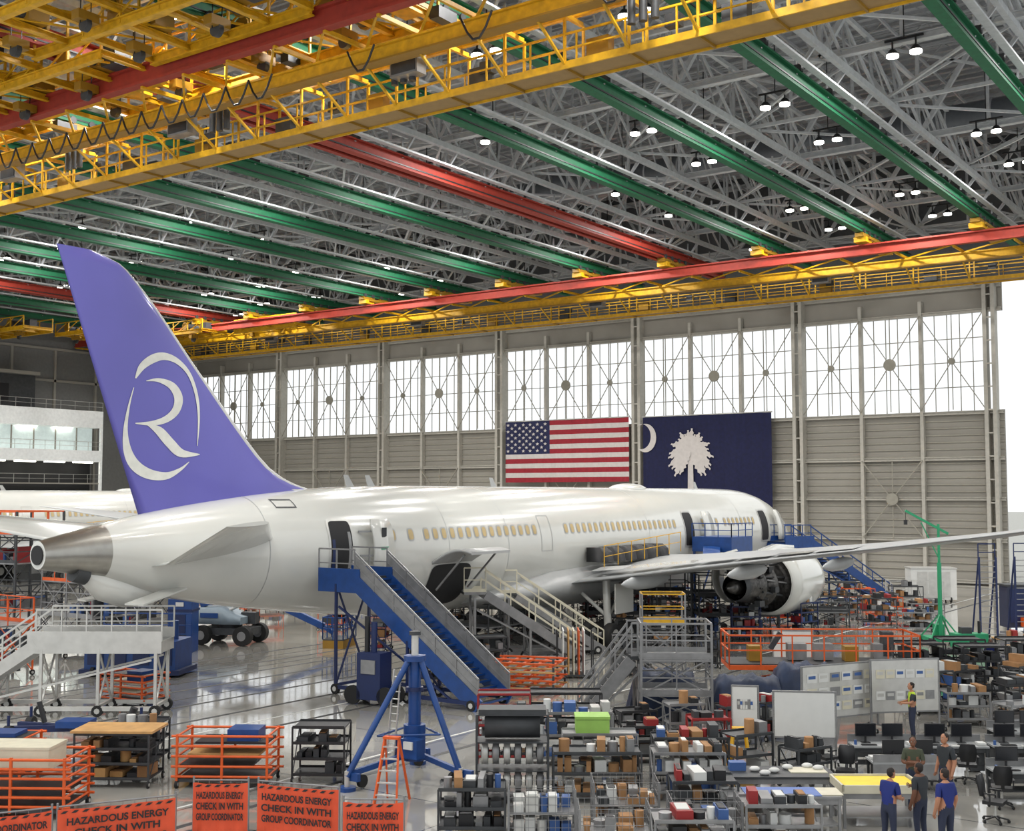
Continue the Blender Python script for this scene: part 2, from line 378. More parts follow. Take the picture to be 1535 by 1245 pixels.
def crane(yc,x0,x1,name,far,trol):
    c=MB(); 
    c.ibeam((x0,yc-5,27.0),(x1,yc-5,27.0),.5,.85 if far else .95,RED,.12)
    c.bx(x0,x1,yc-2.7,yc-2.35,25.75,26.3,YEL)
    c.bx(x0,x1,yc-2.85,yc-2.2,25.68,25.76,YELD); c.bx(x0,x1,yc-2.85,yc-2.2,26.3,26.38,YEL)
    c.bx(x0,x1,yc-.5,yc+.9,24.5,24.58,mat('walkway_grate',(150,122,76),.7)); c.bx(x0,x1,yc-.55,yc-.47,24.4,24.7,YEL); c.bx(x0,x1,yc+.87,yc+.95,24.4,24.7,YEL)
    c.rail((x0,yc-.5,24.6),(x1,yc-.5,24.6),1.2,YEL,2.2,.04); c.rail((x0,yc+.9,24.6),(x1,yc+.9,24.6),1.2,YEL,2.2,.04)
    c.bx(x0,x1,yc+.2,yc+.4,26.75,27.0,YEL)
    x=x0; i=0
    step=4.375 if far else 2.9
    while x<=x1:
        c.beam((x,yc-5,26.5),(x,yc+.8,26.6),.14,.18,YEL)
        c.beam((x,yc-.5,24.6),(x,yc-.5,26.6),.1,.1,YEL); c.beam((x,yc+.9,24.6),(x,yc+.9,26.6),.1,.1,YEL)
        c.beam((x,yc-.5,24.6),(x,yc-2.5,25.8),.1,.1,YEL); c.beam((x,yc-.5,24.45),(x,yc+.9,24.45),.1,.12,YELD)
        c.beam((x,yc-2.5,26.4),(x+step,yc-5,26.6),.1,.1,YEL)
        if i%2==0: c.box((x+1.2,yc+.2,25.2),(1.0,.45,.8),YELD if i%4 else DGREY)
        if i%3==1: c.box((x+1.6,yc+.1,25.5),(.6,.4,.5),DGREY); c.beam((x+1.2,yc-2.5,26.4),(x+1.2,yc+.2,26.8),.1,.1,YELD)
        if i%5==2: c.box((x+1.4,yc-1.4,25.9),(1.5,.6,1.1),GREYM); c.box((x+1.4,yc-1.72,25.9),(1.3,.03,.9),DGREY)
        if i%4==3 and not far: 
            for k in range(3): c.cyl((x+.5+k*.5,yc-1.2,25.2),(x+.5+k*.5,yc-1.2,26.4),.16,DGREY,10)
        x+=step;i+=1
    if not far:
        x=x0
        while x<x1: # festoon cable loops
            P=[Vector((x+1.5*u,yc-3.3,26.2-1.0*math.sin(math.pi*u))) for u in(0,.2,.4,.6,.8,1)]
            for a,b_ in zip(P,P[1:]): c.cyl(a,b_,.05,BLACK,5)
            x+=1.5 if -70<x<-40 else 6
    for rx in RX:
        if x0<rx<x1:
            for dy in(-5,-2.5,.35):
                c.box((rx,yc+dy,27.75),(1.0,1.3,.4),YEL); c.box((rx,yc+dy,28.1),(.7,1.7,.3),YELD)
                for s in(-.35,.35):
                    for t in(-.6,.6): c.cyl((rx+s-.06,yc+dy+t,28.4),(rx+s+.06,yc+dy+t,28.4),.2,DGREY,10)
            for dx in(-.6,.6): c.beam((rx+dx,yc-5.2,27.9),(rx+dx,yc+1.2,27.9),.12,.2,YELD)
            c.box((rx+1,yc-1.2,27.6),(.5,1.2,.5),DGREY)
    for l in trol: trolley(c,Vector(l))
    return c.obj(name)
crane(97.5,-134,6,'bridge_crane',True,[(-112,92,26.4),(-122,92,26.4),(-100,95,26.4),(-118,84,26.2),(-125,78,26.2)])
crane(39.4,-112,4,'bridge_crane',False,[(-50,33.8,27.2),(-39,32.2,27.3),(-55,30.5,27.6),(-44,29.5,27.8),(-61,35.0,27.2),(-27,32.0,27.4),(-47,36.9,27.6),(-66,31,27.5),(-36,36.6,27.5),(-33.5,28.5,27.8)])

# ---------------- airliner ----------------
SS=[0,.35,1.2,2.5,4,6,8.5,12,40,44,48,52,55,57.8,60.4,62.4]
TP=[4.35,4.95,5.65,6.5,7.2,7.8,8.1,8.15,8.15,8.14,8.06,7.82,7.5,7.1,6.6,6.15]
BT=[4.25,3.6,3.05,2.6,2.36,2.22,2.16,2.16,2.16,2.22,2.55,3.05,3.5,4.05,4.85,5.2]
WD=[.06,.85,1.5,2.1,2.55,2.78,2.87,2.885,2.885,2.86,2.6,2.15,1.7,1.2,.75,.44]
def fus(s): return interp(s,SS,TP),interp(s,SS,BT),interp(s,SS,WD)
def fx(s,z):
    t,b_,w_=fus(s); mid=(t+b_)/2;h=(t-b_)/2; q=max(0,1-((z-mid)/h)**2); return w_*math.sqrt(q)
def airliner(name,loc,rz=0,first=True):
    root=empty(name,loc,rz)
    b=MB(); st=[0,.06,.15,.35,.6,.9,1.2,1.6,2,2.5,3.2,4,5,6,7.2,8.5,10,12]+[12+i*1.4 for i in range(1,20)]+[40+i*.8 for i in range(0,26)]+[60.6,61.5,62.4]
    st=sorted(set(round(a,3) for a in st)); rings=[];N=72
    for s in st:
        t,bo,w_=fus(s); mid=(t+bo)/2;h=(t-bo)/2
        rings.append([(w_*math.cos(2*math.pi*i/N),-s,mid+h*math.sin(2*math.pi*i/N)) for i in range(N)])
    b.loft(rings,WHITE,True,lambda k,i: SILV if st[k]>=60.0 else (MONI if 2.2<st[k]<3.15 and 6<=i<=30 else WHITE))
    b.cyl((0,-62.38,5.68),(0,-62.45,5.68),.33,DARK,16)
    rr=[]
    for s,dw,bot,top in((17.5,2.2,2.6,3.2),(19,2.95,2.1,3.7),(22,3.25,1.85,4.2),(26,3.4,1.75,4.4),(31,3.4,1.75,4.4),(35,3.3,1.85,4.2),(38.5,2.95,2.1,3.6),(41,2.0,2.5,3.0)):
        rr.append([(dw*math.copysign(abs(math.cos(a))**.8,math.cos(a)),-s,(bot+top)/2+(top-bot)/2*math.sin(a)) for a in[2*math.pi*i/36 for i in range(36)]])
    b.loft(rr,LGREY)
    for s in(46.8,45.4,36.,13.): b.add([(-.03,-s,8),(.03,-s,8),(.03,-s-.5,8),(-.03,-s-.5,8),(0,-s-.45,8.6),(0,-s-.75,8.6)],[(0,1,4),(1,2,5,4),(3,0,4,5),(2,3,5)],LGREY)
    b.sphere((0,-22.5,8.07),1.6,WHITE,(.5,1.2,.22),20,10)
    for s in(43.6,39,25,12.3,53.6):
        N2=60;t,bo,w_=fus(s);mid=(t+bo)/2;h=(t-bo)/2
        ra=[[((w_+.006)*math.cos(2*math.pi*i/N2),-s-d,mid+(h+.006)*math.sin(2*math.pi*i/N2)) for i in range(N2)] for d in(0,.035)]
        b.loft(ra,LGREY,False)
    b.obj('fuselage',parent=root)
    p=MB()
    def patch(s0,s1,z0,z1,mm,off=.02,side=1,rnd=0,ns=4,nz=5):
        vs=[]
        for i in range(ns+1):
            for j in range(nz+1):
                u=i/ns;v=j/nz; s=s0+(s1-s0)*u; zz=z0+(z1-z0)*v
                if rnd:
                    a=2*u-1;c=2*v-1; 
                    k=(abs(a)**rnd+abs(c)**rnd)**(1/rnd) or 1; mxx=max(abs(a),abs(c)) or 1
                    f_=mxx/k; s=(s0+s1)/2+(s1-s0)/2*a*f_; zz=(z0+z1)/2+(z1-z0)/2*c*f_
                vs.append((side*(fx(s,zz)+off),-s,zz))
        fs=[]
        for i in range(ns):
            for j in range(nz):
                q=(i*(nz+1)+j,(i+1)*(nz+1)+j,(i+1)*(nz+1)+j+1,i*(nz+1)+j+1); fs.append(q if side<0 else q[::-1])
        p.add(vs,fs,mm,True)
    def winrow(y0,y1,side):
        n=int((y1-y0)/.58)
        for i in range(n+1):
            Y=y0+(y1-y0)*i/n; s=86.4-Y
            patch(s-.2,s+.2,5.72,6.28,LGREY,.012,side,4,4,4); patch(s-.145,s+.145,5.78,6.22,WTAN,.02,side,4,4,4)
    for side in(1,-1):
        for y0,y1 in((39.2,40.3),(41.3,49.7),(52.6,64.6),(68.4,70.4),(71.6,76)): winrow(y0,y1,side)
    def outline(s0,s1,z0,z1,side=1,mm=DGREY,w_=.035):
        patch(s0,s1,z0,z0+w_,mm,.018,side,0,6,1);patch(s0,s1,z1-w_,z1,mm,.018,side,0,6,1)
        patch(s0,s0+w_,z0,z1,mm,.018,side,0,1,10);patch(s1-w_,s1,z0,z1,mm,.018,side,0,1,10)
    for s,zz in((50.1,0),(19.9,0),(8.6,0)):
        patch(s-.66,s+.66,4.55,6.75,ALU,.015,1,9,12,12)
        patch(s-.56,s+.56,4.65,6.65,DARK,.025,1,9,12,12)
    outline(35.2,36.2,4.9,6.7,1,LGREY)
    patch(41.9,44.8,2.7,4.62,DARK,.03,1,6,14,12)
    outline(47.,48.,4.,4.6,1,LGREY)
    for s in(52.3,): outline(s-.5,s+.5,7.2,7.55,1,DGREY,.05)
    patch(48.1,48.35,3.5,3.72,DGREY); patch(46.6,46.9,2.9,3.2,ALU)
    patch(50.45,50.6,4.7,5.9,DBLUE,.03,1,0,2,5); patch(49.6,49.75,4.7,6.2,GREYM,.03,1,0,2,5)
    p.obj('door_and_window_markings',parent=root)
    d=MB()
    def panel(s0,s1,z0,z1,off,th=.12):
        n=10;r_=[]
        for j in range(n+1):
            zz=z0+(z1-z0)*j/n
            e=.0 if 0<j<n else .12
            r_.append([(fx(s0,zz)+off,-(s0+e),zz),(fx(s0,zz)+off+th,-(s0+e),zz),(fx(s1,zz)+off+th,-(s1-e),zz),(fx(s1,zz)+off,-(s1-e),zz)])
        d.loft(r_,WHITE)
    panel(47.7,48.8,4.65,6.7,.42); d.box((fx(48.25,6.1)+.56,-48.25,6.15),(.03,.28,.4),MONI); d.box((fx(48.25,5.8)+.56,-48.25,5.5),(.05,.5,.12),GRNM)
    for zz in(5.2,6.2): d.beam((fx(48.9,zz)+.05,-49.2,zz),(fx(48.9,zz)+.45,-48.5,zz),.08,.08,GREYM)
    panel(17.6,18.7,4.65,6.7,.42); panel(6.3,7.3,4.65,6.7,.42)
    r_=[]
    for i in range(9):
        a=i/8; xx=2.75+2.25*a; zz=4.62+.62*math.sin(a*2.2)
        r_.append([(xx,-41.9,zz),(xx,-41.9,zz+.12),(xx,-44.8,zz+.12),(xx,-44.8,zz)])
    d.loft(r_,LGREY)
    for s in(42.2,44.5): d.beam((2.8,-s,3.5),(4.4,-s,5.1),.07,.07,GREYM)
    d.obj('open_doors',parent=root)
    a=MB()
    a.loft([[(.0+r*math.cos(t)*.7,-s,zc+r*math.sin(t)) for t in[2*math.pi*i/16 for i in range(16)]] for s,r,zc in((57.3,.1,4.2),(57.8,.5,4.1),(59,.62,4.3),(60,.6,4.6),(60.6,.4,4.95))],WHITE)
    a.cyl((.1,-60.6,4.9),(.1,-61.1,5.05),.33,DGREY,16)
    a.beam((.9,-57.2,4.3),(1.5,-59.6,3.9),.8,.06,WHITE); a.beam((-.9,-57.2,4.3),(-1.5,-59.6,3.9),.8,.06,WHITE)
    a.obj('apu_bay',parent=root)
    zl=[6.9,7.7,7.95,8.3,8.8,9.7,12.4,15.6,16.1,16.4]; sl=[46.0,48.2,49.6,50.9,51.9,52.95,55.6,58.7,59.4,60.6]
    LE=lambda z:interp(z,zl,sl)
    TE=lambda z:58.4+(z-7.06)*.385
    def fh(c,z):
        ch=TE(z)-LE(z); T=.055*ch
        T=min(T,.36-.024*(z-8)) ; return max(.012,T*(2.6*math.sqrt(max(c,0))*(1-c)**.9*.62))
    cs=[0,.01,.03,.045,.08,.14,.22,.32,.45,.58,.7,.8,.9,.96,1]
    fr=[];zs=[6.9,7.4,7.7,7.95,8.15,8.4,8.8,9.3,9.8]+[10.4+.6*i for i in range(9)]+[15.6,15.9,16.1,16.25,16.4]
    for z in zs:
        l,t_=LE(z),TE(z); k=1 if z<16.2 else .6
        up=[(k*fh(c,z),-(l+(t_-l)*c),z) for c in cs]; dn=[(-k*fh(c,z),-(l+(t_-l)*c),z) for c in cs[1:-1]][::-1]
        fr.append(up+dn)
    nn=len(fr[0])
    v=MB(); v.loft(fr,PURP,True,lambda k,i:((LGREY if (i<3 or i>=nn-3) else PURP) if zs[k]>=7.95 else (PURP if 5<=i<nn-5 else WHITE)))
    def finpt(Y,z,off):
        s=86.4-Y; l,t_=LE(z),TE(z); c=min(1,max(0,(s-l)/(t_-l))); return (fh(c,z)+off,-s,z)
    def stroke(pts,off=.02):
        P=crom(pts,7);L_=[];R_=[]
        for i,(x,y,w_) in enumerate(P):
            a_=P[max(0,i-1)];b_=P[min(len(P)-1,i+1)]
            dx,dy=b_[0]-a_[0],b_[1]-a_[1];l=math.hypot(dx,dy) or 1
            nx,ny=-dy/l*w_/2,dx/l*w_/2
            for lst,sg in((L_,1),(R_,-1)):
                u=(x+sg*nx)/100; vv=(y+sg*ny)/100
                lst.append(finpt(27.3+3.05*u,7.7+vv*(2.405+.138*u),off))
        n=len(P); v.add(L_+R_,[(i,i+1,n+i+1,n+i) for i in range(n-1)],LOGO)
    if first:
        stroke([(13,176,2),(22,194,10),(38,206,13),(55,209,11),(75,201,8),(93,182,6),(104,152,5),(108,117,3.5),(106,74,1)])
        stroke([(11,162,1),(5,132,3),(2,97,6),(6,67,11),(17,45,15),(36,32,15),(60,29,11),(80,38,5),(94,50,1)])
        stroke([(28,172,1),(46,173,6),(66,164,11),(76,146,13),(72,127,12),(58,114,10),(38,108,7),(15,108,1.5)])
        stroke([(32,106,2),(48,97,12),(65,78,14),(82,63,12),(110,61,1.5)])
    v.obj('vertical_fin',parent=root)
    def foil(le,te,z,th,tilt=0):
        c=te-le;o=[]
        for k in(0,.02,.08,.2,.35,.55,.75,.9,1): o.append((k,th*(2.4*math.sqrt(k)*(1-k))*.5+.01))
        lo=[(k,-(t*.8)) for k,t in o[1:-1]][::-1]
        return [(-(le+c*k),z+t+tilt*(.5-k)) for k,t in o+lo]
    def surf(secs,side,mm,mbd):
        rr=[]
        for x,le,te,z,th,ti in secs: rr.append([(side*x,y,zz) for y,zz in foil(le,te,z,th,ti)])
        mbd.loft(rr,mm)
    s_=MB()
    st1=[(.6,52.6,58.6,5.55,.5,.9),(1.6,53.2,58.4,5.6,.45,.8),(7.1,58.6,60.4,6.75,.14,.1)]
    for sd in(1,-1): surf(st1 if sd>0 else [(.6,52.6,58.6,5.7,.5,.5),(1.6,53.2,58.4,5.8,.45,.5),(9.6,58.8,61.2,6.9,.14,.1),(9.9,60.0,61.4,6.92,.05,0)],sd,WHITE,s_)
    s_.obj('horizontal_stabilizer',parent=root)
    wg=MB()
    W=[(1.5,18.5,34.3,3.25,1.5,.7),(2.9,20.5,34.0,3.45,1.4,.6),(6,22.9,34.5,3.8,1.1,.45),(10,25.9,35.1,4.3,.85,.3),(15,29.2,36.8,4.9,.6,.15),(20,32.5,38.4,5.5,.42,.05),(25,35.7,40.0,6.15,.28,0),(28,38.2,41.2,6.6,.18,0),(29.6,40.5,42,6.9,.08,0),(30.2,42,42.6,7.0,.03,0)]
    for sd in(1,-1): surf(W,sd,WINGG,wg)
    wi=lambda x,k: interp(x,[a[0] for a in W],[a[k] for a in W])
    for sd in(1,-1):
        for x,r_,l in((7.2,.42,5),(13.5,.36,4.4),(18.5,.28,3.8)):
            te=wi(x,2);z=wi(x,3)-.45
            wg.loft([[(sd*x+r_*q*math.cos(t)*.7,-(te+1.1-l+l*u),z+r_*q*math.sin(t)-.1*u) for t in[2*math.pi*i/12 for i in range(12)]] for u,q in((0,.05),(.1,.6),(.35,1),(.7,.9),(.92,.4),(1,.05))],WINGG)
        for i in range(7):
            x0=4+i*2.2; x1=x0+2.05
            vs=[(sd*xx,-(wi(xx,2)-1.9+dd*1.2),wi(xx,3)+wi(xx,4)*(.30-.14*dd)+.02) for xx,dd in((x0,0),(x1,0),(x1,1),(x0,1))]
            wg.add(vs,[(0,1,2,3)],WHITE if i in(1,2,5) else LGREY)
    for i in range(6):
        yy=-25.4-i*1.25
        wg.loft([[(3.0,yy-.5,z),(3.9+o_,yy-.5,z),(3.9+o_,yy+.5,z),(3.0,yy+.5,z)] for z,o_ in((4.2,.2),(4.7,.1),(4.95,-.25))],BLACK)
    wg.rail((4.6,-33,4.0),(4.6,-24.5,4.5),1.1,YEL,1.4,.02)
    wg.obj('wings',parent=root)
    for sd in(1,-1):
        e=MB(); X=sd*9.8; zc=2.95; e.T=Matrix.Translation((0,-2.2,0))
        e.lathe([(-18.3,1.42),(-17.95,1.5),(-17.8,1.58),(-17.95,1.66),(-18.6,1.76),(-20,1.84),(-21.5,1.83),(-22.7,1.72),(-22.7,1.60)],WHITE,'y',36,(X,0,zc))
        e.lathe([(-18.3,1.42),(-20,1.42),(-22.7,1.6)],LGREY,'y',36,(X,0,zc))
        e.lathe([(-17.9,1.64),(-17.78,1.58),(-17.95,1.49),(-18.4,1.43)],SILV,'y',36,(X,0,zc))
        e.lathe([(-19.4,1.41),(-19.4,.3)],BLACK,'y',24,(X,0,zc)); e.lathe([(-18.7,.02),(-19,.2),(-19.4,.42)],DGREY,'y',20,(X,0,zc))
        for i in range(18):
            a=2*math.pi*i/18; e.beam((X+.3*math.cos(a),-19.2,zc+.3*math.sin(a)),(X+1.38*math.cos(a+.3),-19.3,zc+1.38*math.sin(a+.3)),.3,.04,TITAN)
        e.lathe([(-22.2,1.58),(-22.45,1.45),(-22.5,1.2),(-22.8,1.15),(-23.4,1.05),(-23.6,1.25),(-23.75,1.25),(-23.9,1.0),(-24.6,.95),(-24.7,1.1),(-24.85,1.1),(-25,.9),(-25.6,.84),(-26.0,.78)],TITAN,'y',30,(X,0,zc))
        e.lathe([(-25.9,.8),(-26.4,.68)],DGREY,'y',24,(X,0,zc)); e.lathe([(-25.9,.45),(-26.8,.3),(-27.4,.05)],TITAN,'y',20,(X,0,zc))
        for i in range(22):
            a=2*math.pi*i/22+random.uniform(-.1,.1); r0=random.uniform(1.05,1.35)
            e.cyl((X+r0*math.cos(a),-22.6,zc+r0*math.sin(a)),(X+(r0-.2)*math.cos(a+.25),-25.3+random.random(),zc+(r0-.2)*math.sin(a+.25)),random.uniform(.03,.08),random.choice([TITAN,BLACK,GREYM,DGREY]),7)
        for i in range(16):
            a=random.uniform(0,6.28);e.box((X+1.15*math.cos(a),-22.8-random.random()*2.2,zc+1.15*math.sin(a)),(.32,.5,.3),random.choice([DGREY,TITAN,BLACK]))
        for q in(-1,1):
            rr=[]
            for u in range(9):
                a=R(66-u*17)
                rr.append([(X+q*(.75+1.45*math.cos(a)),-23.0,zc+.3+1.55*math.sin(a)),(X+q*(.82+1.5*math.cos(a)),-23.0,zc+.35+1.6*math.sin(a)),(X+q*(.75+1.3*math.cos(a)),-24.9,zc+.4+1.42*math.sin(a)),(X+q*(.68+1.25*math.cos(a)),-24.9,zc+.35+1.38*math.sin(a))])
            if q*sd<0: e.loft(rr,WHITE)
        e.loft([[(X-w_,-s,z0),(X+w_,-s,z0),(X+w_*.8,-s,z1),(X-w_*.8,-s,z1)] for s,w_,z0,z1 in((18.6,.12,4.6,4.85),(21,.28,4.3,5.0),(24,.3,3.7,4.6),(27.5,.2,3.9,4.4),(29.5,.05,4.0,4.3))],WHITE)
        e.obj('engine_right' if sd>0 else 'engine_left',parent=root)
    lg=MB()
    def wheel(x,y,r,w_):
        lg.lathe([(x-w_/2,r*.55),(x-w_/2,r*.9),(x-w_*.3,r),(x+w_*.3,r),(x+w_/2,r*.9),(x+w_/2,r*.55)],RUBBER,'x',20,(0,y,r)); lg.cyl((x-w_*.45,y,r),(x+w_*.45,y,r),r*.56,ALU,16)
    for sd in(1,-1):
        for yy in(-32.4,-33.9):
            for dx in(-.65,.65): wheel(sd*4.9+dx,yy,.66,.5)
        lg.cyl((sd*4.9,-32.4,.66),(sd*4.9,-33.9,.66),.16,WHITE); lg.cyl((sd*4.9,-33.15,.7),(sd*4.7,-33,3.6),.2,WHITE,12)
        lg.cyl((sd*4.9,-33.15,1.5),(sd*2.6,-32.8,3),.1,WHITE); lg.cyl((sd*4.9,-33.15,1.5),(sd*4.6,-30.5,3.3),.09,WHITE)
        for yy in(-32.4,-33.9): lg.cyl((sd*4.9-.7,yy,.66),(sd*4.9+.7,yy,.66),.1,GREYM)
        lg.box((sd*5.7,-32.9,2.5),(.06,1.8,1.5),WHITE); lg.box((sd*1.2,-33,1.3),(.06,2.6,1.3),LGREY)
    for dx in(-.32,.32): wheel(dx,-5.9,.5,.36)
    lg.cyl((-.4,-5.9,.5),(.4,-5.9,.5),.08,GREYM); lg.cyl((0,-5.9,.5),(0,-5.6,2.6),.13,WHITE); lg.cyl((0,-5.9,1.4),(0,-4,2.5),.07,WHITE)
    for q in(-1,1): lg.box((q*.62,-5.4,1.9),(.05,1.7,.8),WHITE)
    lg.obj('landing_gear',parent=root)
    return root
A=airliner('airliner',(-36.6,86.4,0))
A2=empty('airliner',(-99.5,98,0))
for ch in list(A.children):
    o=bpy.data.objects.new(ch.name.split('.')[0],ch.data); sc.collection.objects.link(o); o.parent=A2

# ---------------- flags ----------------
yf=YW-1.3
fl=MB(); W_,H_=15.6,6.6
def wav(x,z): return -.07*math.sin(x*2.1)-.03*math.sin(x*5)
def strip(mb,x0,x1,z0,z1,mm,off=0,n=None):
    n=n or max(2,int((x1-x0)/.3)); vs=[]
    for i in range(n+1):
        x=x0+(x1-x0)*i/n
        vs+= [(x,wav(x,z0)-off,z0),(x,wav(x,z0)-off,z1)]
    mb.add(vs,[(2*i,2*i+2,2*i+3,2*i+1) for i in range(n)],mm)
cw,chh=W_*.37,H_*7/13
for k in range(13):
    z1=H_-k*H_/13; strip(fl,cw if k<7 else 0,W_,z1-H_/13,z1,FRED if k%2==0 else FWHT)
strip(fl,0,cw,H_-chh,H_,FNAVY)
for r_ in range(9):
    n=6 if r_%2==0 else 5
    for c_ in range(n):
        cx=cw*((c_*2+(1 if r_%2==0 else 2))/12); cz=H_-chh*(r_+1)/10
        pts=[]
        for i in range(10):
            a=math.pi/2+i*math.pi/5; rr=.2 if i%2==0 else .085
            pts.append((cx+rr*1.25*math.cos(a),wav(cx,0)-.14,cz+rr*math.sin(a)))
        pts.append((cx,wav(cx,0)-.14,cz))
        fl.add(pts,[(i,(i+1)%10,10) for i in range(10)],FWHT)
fl.cyl((-.1,0,H_+.05),(W_+.1,0,H_+.05),.06,ALU,8)
fl.obj('american_flag',(-76.9,yf,9.1))
fs=MB(); W_,H_=13.9,9.1
strip(fs,0,W_,0,H_,SCNAVY)
n=24;vs=[]
for i in range(n+1):
    a=R(115-i*230/n); vs.append((.35+1.25*math.cos(a),-.15,H_-2.1+1.45*math.sin(a)))
for i in range(n+1):
    a=R(115-i*230/n); vs.append((-.12+1.22*math.cos(a)*.9,-.15,H_-1.95+1.28*math.sin(a)))
fs.add(vs,[(i,i+1,n+2+i,n+1+i) for i in range(n)],FWHT)
cx,cz=5.4,H_-3.7
tv=[(cx-.6,-.15,.2),(cx+.7,-.15,.2),(cx+.34,-.15,1.5),(cx+.26,-.15,cz-.3),(cx-.26,-.15,cz-.3),(cx-.32,-.15,1.5)]
fs.add(tv,[(0,1,2,3,4,5)],FWHT)
for i in range(30):
    a=R(-58+i*296/29) ; L_=2.3+.25*math.sin(i*2.3); dx,dz=math.cos(a),math.sin(a)
    a0=Vector((cx,-.16-.003*i,cz)); pts=[];N_=11
    for j in range(N_+1):
        u=j/N_; c_=a0+Vector((dx*L_*u,0,dz*L_*u-.6*u*u*abs(dx))); wd=.4*math.sin(math.pi*min(1,u*.8+.12)); wd*=(1 if j%2 else .45)
        pts.append((c_,wd))
    vs=[(c_.x-dz*w_,c_.y,c_.z+dx*w_) for c_,w_ in pts]+[(c_.x+dz*w_,c_.y,c_.z-dx*w_) for c_,w_ in pts]
    fs.add(vs,[(j,j+1,N_+2+j,N_+1+j) for j in range(N_)],FWHT)
fs.cyl((-.1,0,H_+.05),(W_+.1,0,H_+.05),.06,ALU,8)
fs.obj('state_flag',(-59.7,yf,6.5))

# ---------------- equipment builders ----------------
def wheelz(b,x,y,r=.12,w_=.08,ax='x'):
    if ax=='x': b.cyl((x-w_/2,y,r),(x+w_/2,y,r),r,RUBBER,12); b.cyl((x-w_/2-.01,y,r),(x+w_/2+.01,y,r),r*.5,ALU,8)
    else: b.cyl((x,y-w_/2,r),(x,y+w_/2,r),r,RUBBER,12); b.cyl((x,y-w_/2-.01,r),(x,y+w_/2+.01,r),r*.5,ALU,8)
def stair(name,foot,rz,run,H,width,plat,side,tread,railm,n=20,panel=None,skirt=.0,legm=None,z0=.15,wheels=True,depth=.42):
    b=MB(); hw=width/2; legm=legm or side
    for y in(-hw,hw):
        b.beam((0,y,z0),(run,y,H-.12),.09,depth,side)
        b.beam((.0,y,z0+1.0),(run,y,H+1.0),.06,.07,railm); b.beam((0,y,z0+.55),(run,y,H+.52),.04,.05,railm)
        k=max(3,int(run/1.0))
        for i in range(k+1):
            u=i/k; b.beam((run*u,y,z0+(H-z0)*u),(run*u,y,z0+(H-z0)*u+1.0),.05,.05,railm)
        if panel:
            vs=[(0,y,z0+.25),(run,y,H+.2),(run,y,H+.9),(0,y,z0+.92)]
            b.add(vs,[(0,1,2,3)],panel)
    for i in range(n):
        u=(i+.5)/n; b.box((run*u,0,z0+(H-z0)*u),(run/n*.95,width-.1,.05),tread); b.box((run*u-run/n*.45,0,z0+(H-z0)*u),(.03,width-.1,.07),side)
    if plat:
        b.bx(run,run+plat,-hw,hw,H-.12,H,tread)
        if skirt: 
            for y in(-hw,hw): b.bx(run-.3,run+plat,y-.04,y+.04,H-.12-skirt,H+.35,side)
            b.bx(run+plat-.08,run+plat,-hw,hw,H-.1-skirt,H,side)
        for y in(-hw,hw): b.rail((run,y,H),(run+plat,y,H),1.1,railm,.9,.03,True,True)
    xs=[run*.55,run+max(plat,.1)*.5] if run>3 else [run+max(plat,.1)*.5]
    if plat>3: xs+= [run+.2,run+plat-.2]
    for x in xs:
        zt=min(H,z0+(H-z0)*min(1,x/run))-.25
        for y in(-hw,hw): b.beam((x,y,.2),(x,y,zt),.1,.1,legm)
        b.beam((x,-hw,.3),(x,hw,zt),.06,.06,legm); b.beam((x,hw,.3),(x,-hw,zt),.06,.06,legm); b.beam((x,-hw,.35),(x,hw,.35),.1,.1,legm)
        if wheels:
            for y in(-hw,hw): wheelz(b,x,y,.2,.14,'y')
    for y in(-hw,hw): b.beam((0,y,.28),(max(xs),y,.28),.12,.14,legm)
    for y in(-hw,hw): b.beam((run*.2,y,.3),(max(xs)*.98,y,H*.75),.07,.07,legm)
    if wheels:
        for y in(-hw,hw): wheelz(b,.3,y,.2,.14,'y')
    return b.obj(name,(foot[0],foot[1],0),rz)
def scaffold(name,loc,rz,w_,d,levels,mm,deck=GREYM,guard=None,load=False,r=.022):
    b=MB(); H=max(levels); guard=guard or mm
    nx=max(1,round(w_/2.2))
    for i in range(nx+1):
        x=-w_/2+w_*i/nx
        for y in(-d/2,d/2): b.beam((x,y,.12),(x,y,H+1.1),r*2.7,r*2.7,mm); wheelz(b,x,y,.12,.06)
    for z in levels:
        b.bx(-w_/2,w_/2,-d/2,d/2,z-.06,z,deck)
        for y in(-d/2,d/2): b.rail((-w_/2,y,z),(w_/2,y,z),1.1,guard if z==H else mm,1.1,r,True,True)
        for x in(-w_/2,w_/2): b.rail((x,-d/2,z),(x,d/2,z),1.1,guard if z==H else mm,1.1,r)
    if load:
        for z in[.2]+list(levels)[:-1]: stuff(b,-w_/2+.2,w_/2-.2,-d/2+.2,d/2-.2,z,.8,KDARK+[BIN,REDP],.75)
    zz=[.2]+list(levels)
    for a,c in zip(zz,zz[1:]):
        for i in range(nx):
            x=-w_/2+w_*i/nx;x2=x+w_/nx
            for y in(-d/2,d/2): b.beam((x,y,a),(x2,y,c),.04,.04,mm); b.beam((x2,y,a),(x,y,c),.04,.04,mm)
        for x in(-w_/2,w_/2): b.beam((x,-d/2,a),(x,d/2,c),.04,.04,mm)
    return b.obj(name,loc if len(loc)==3 else (*loc,0),rz)
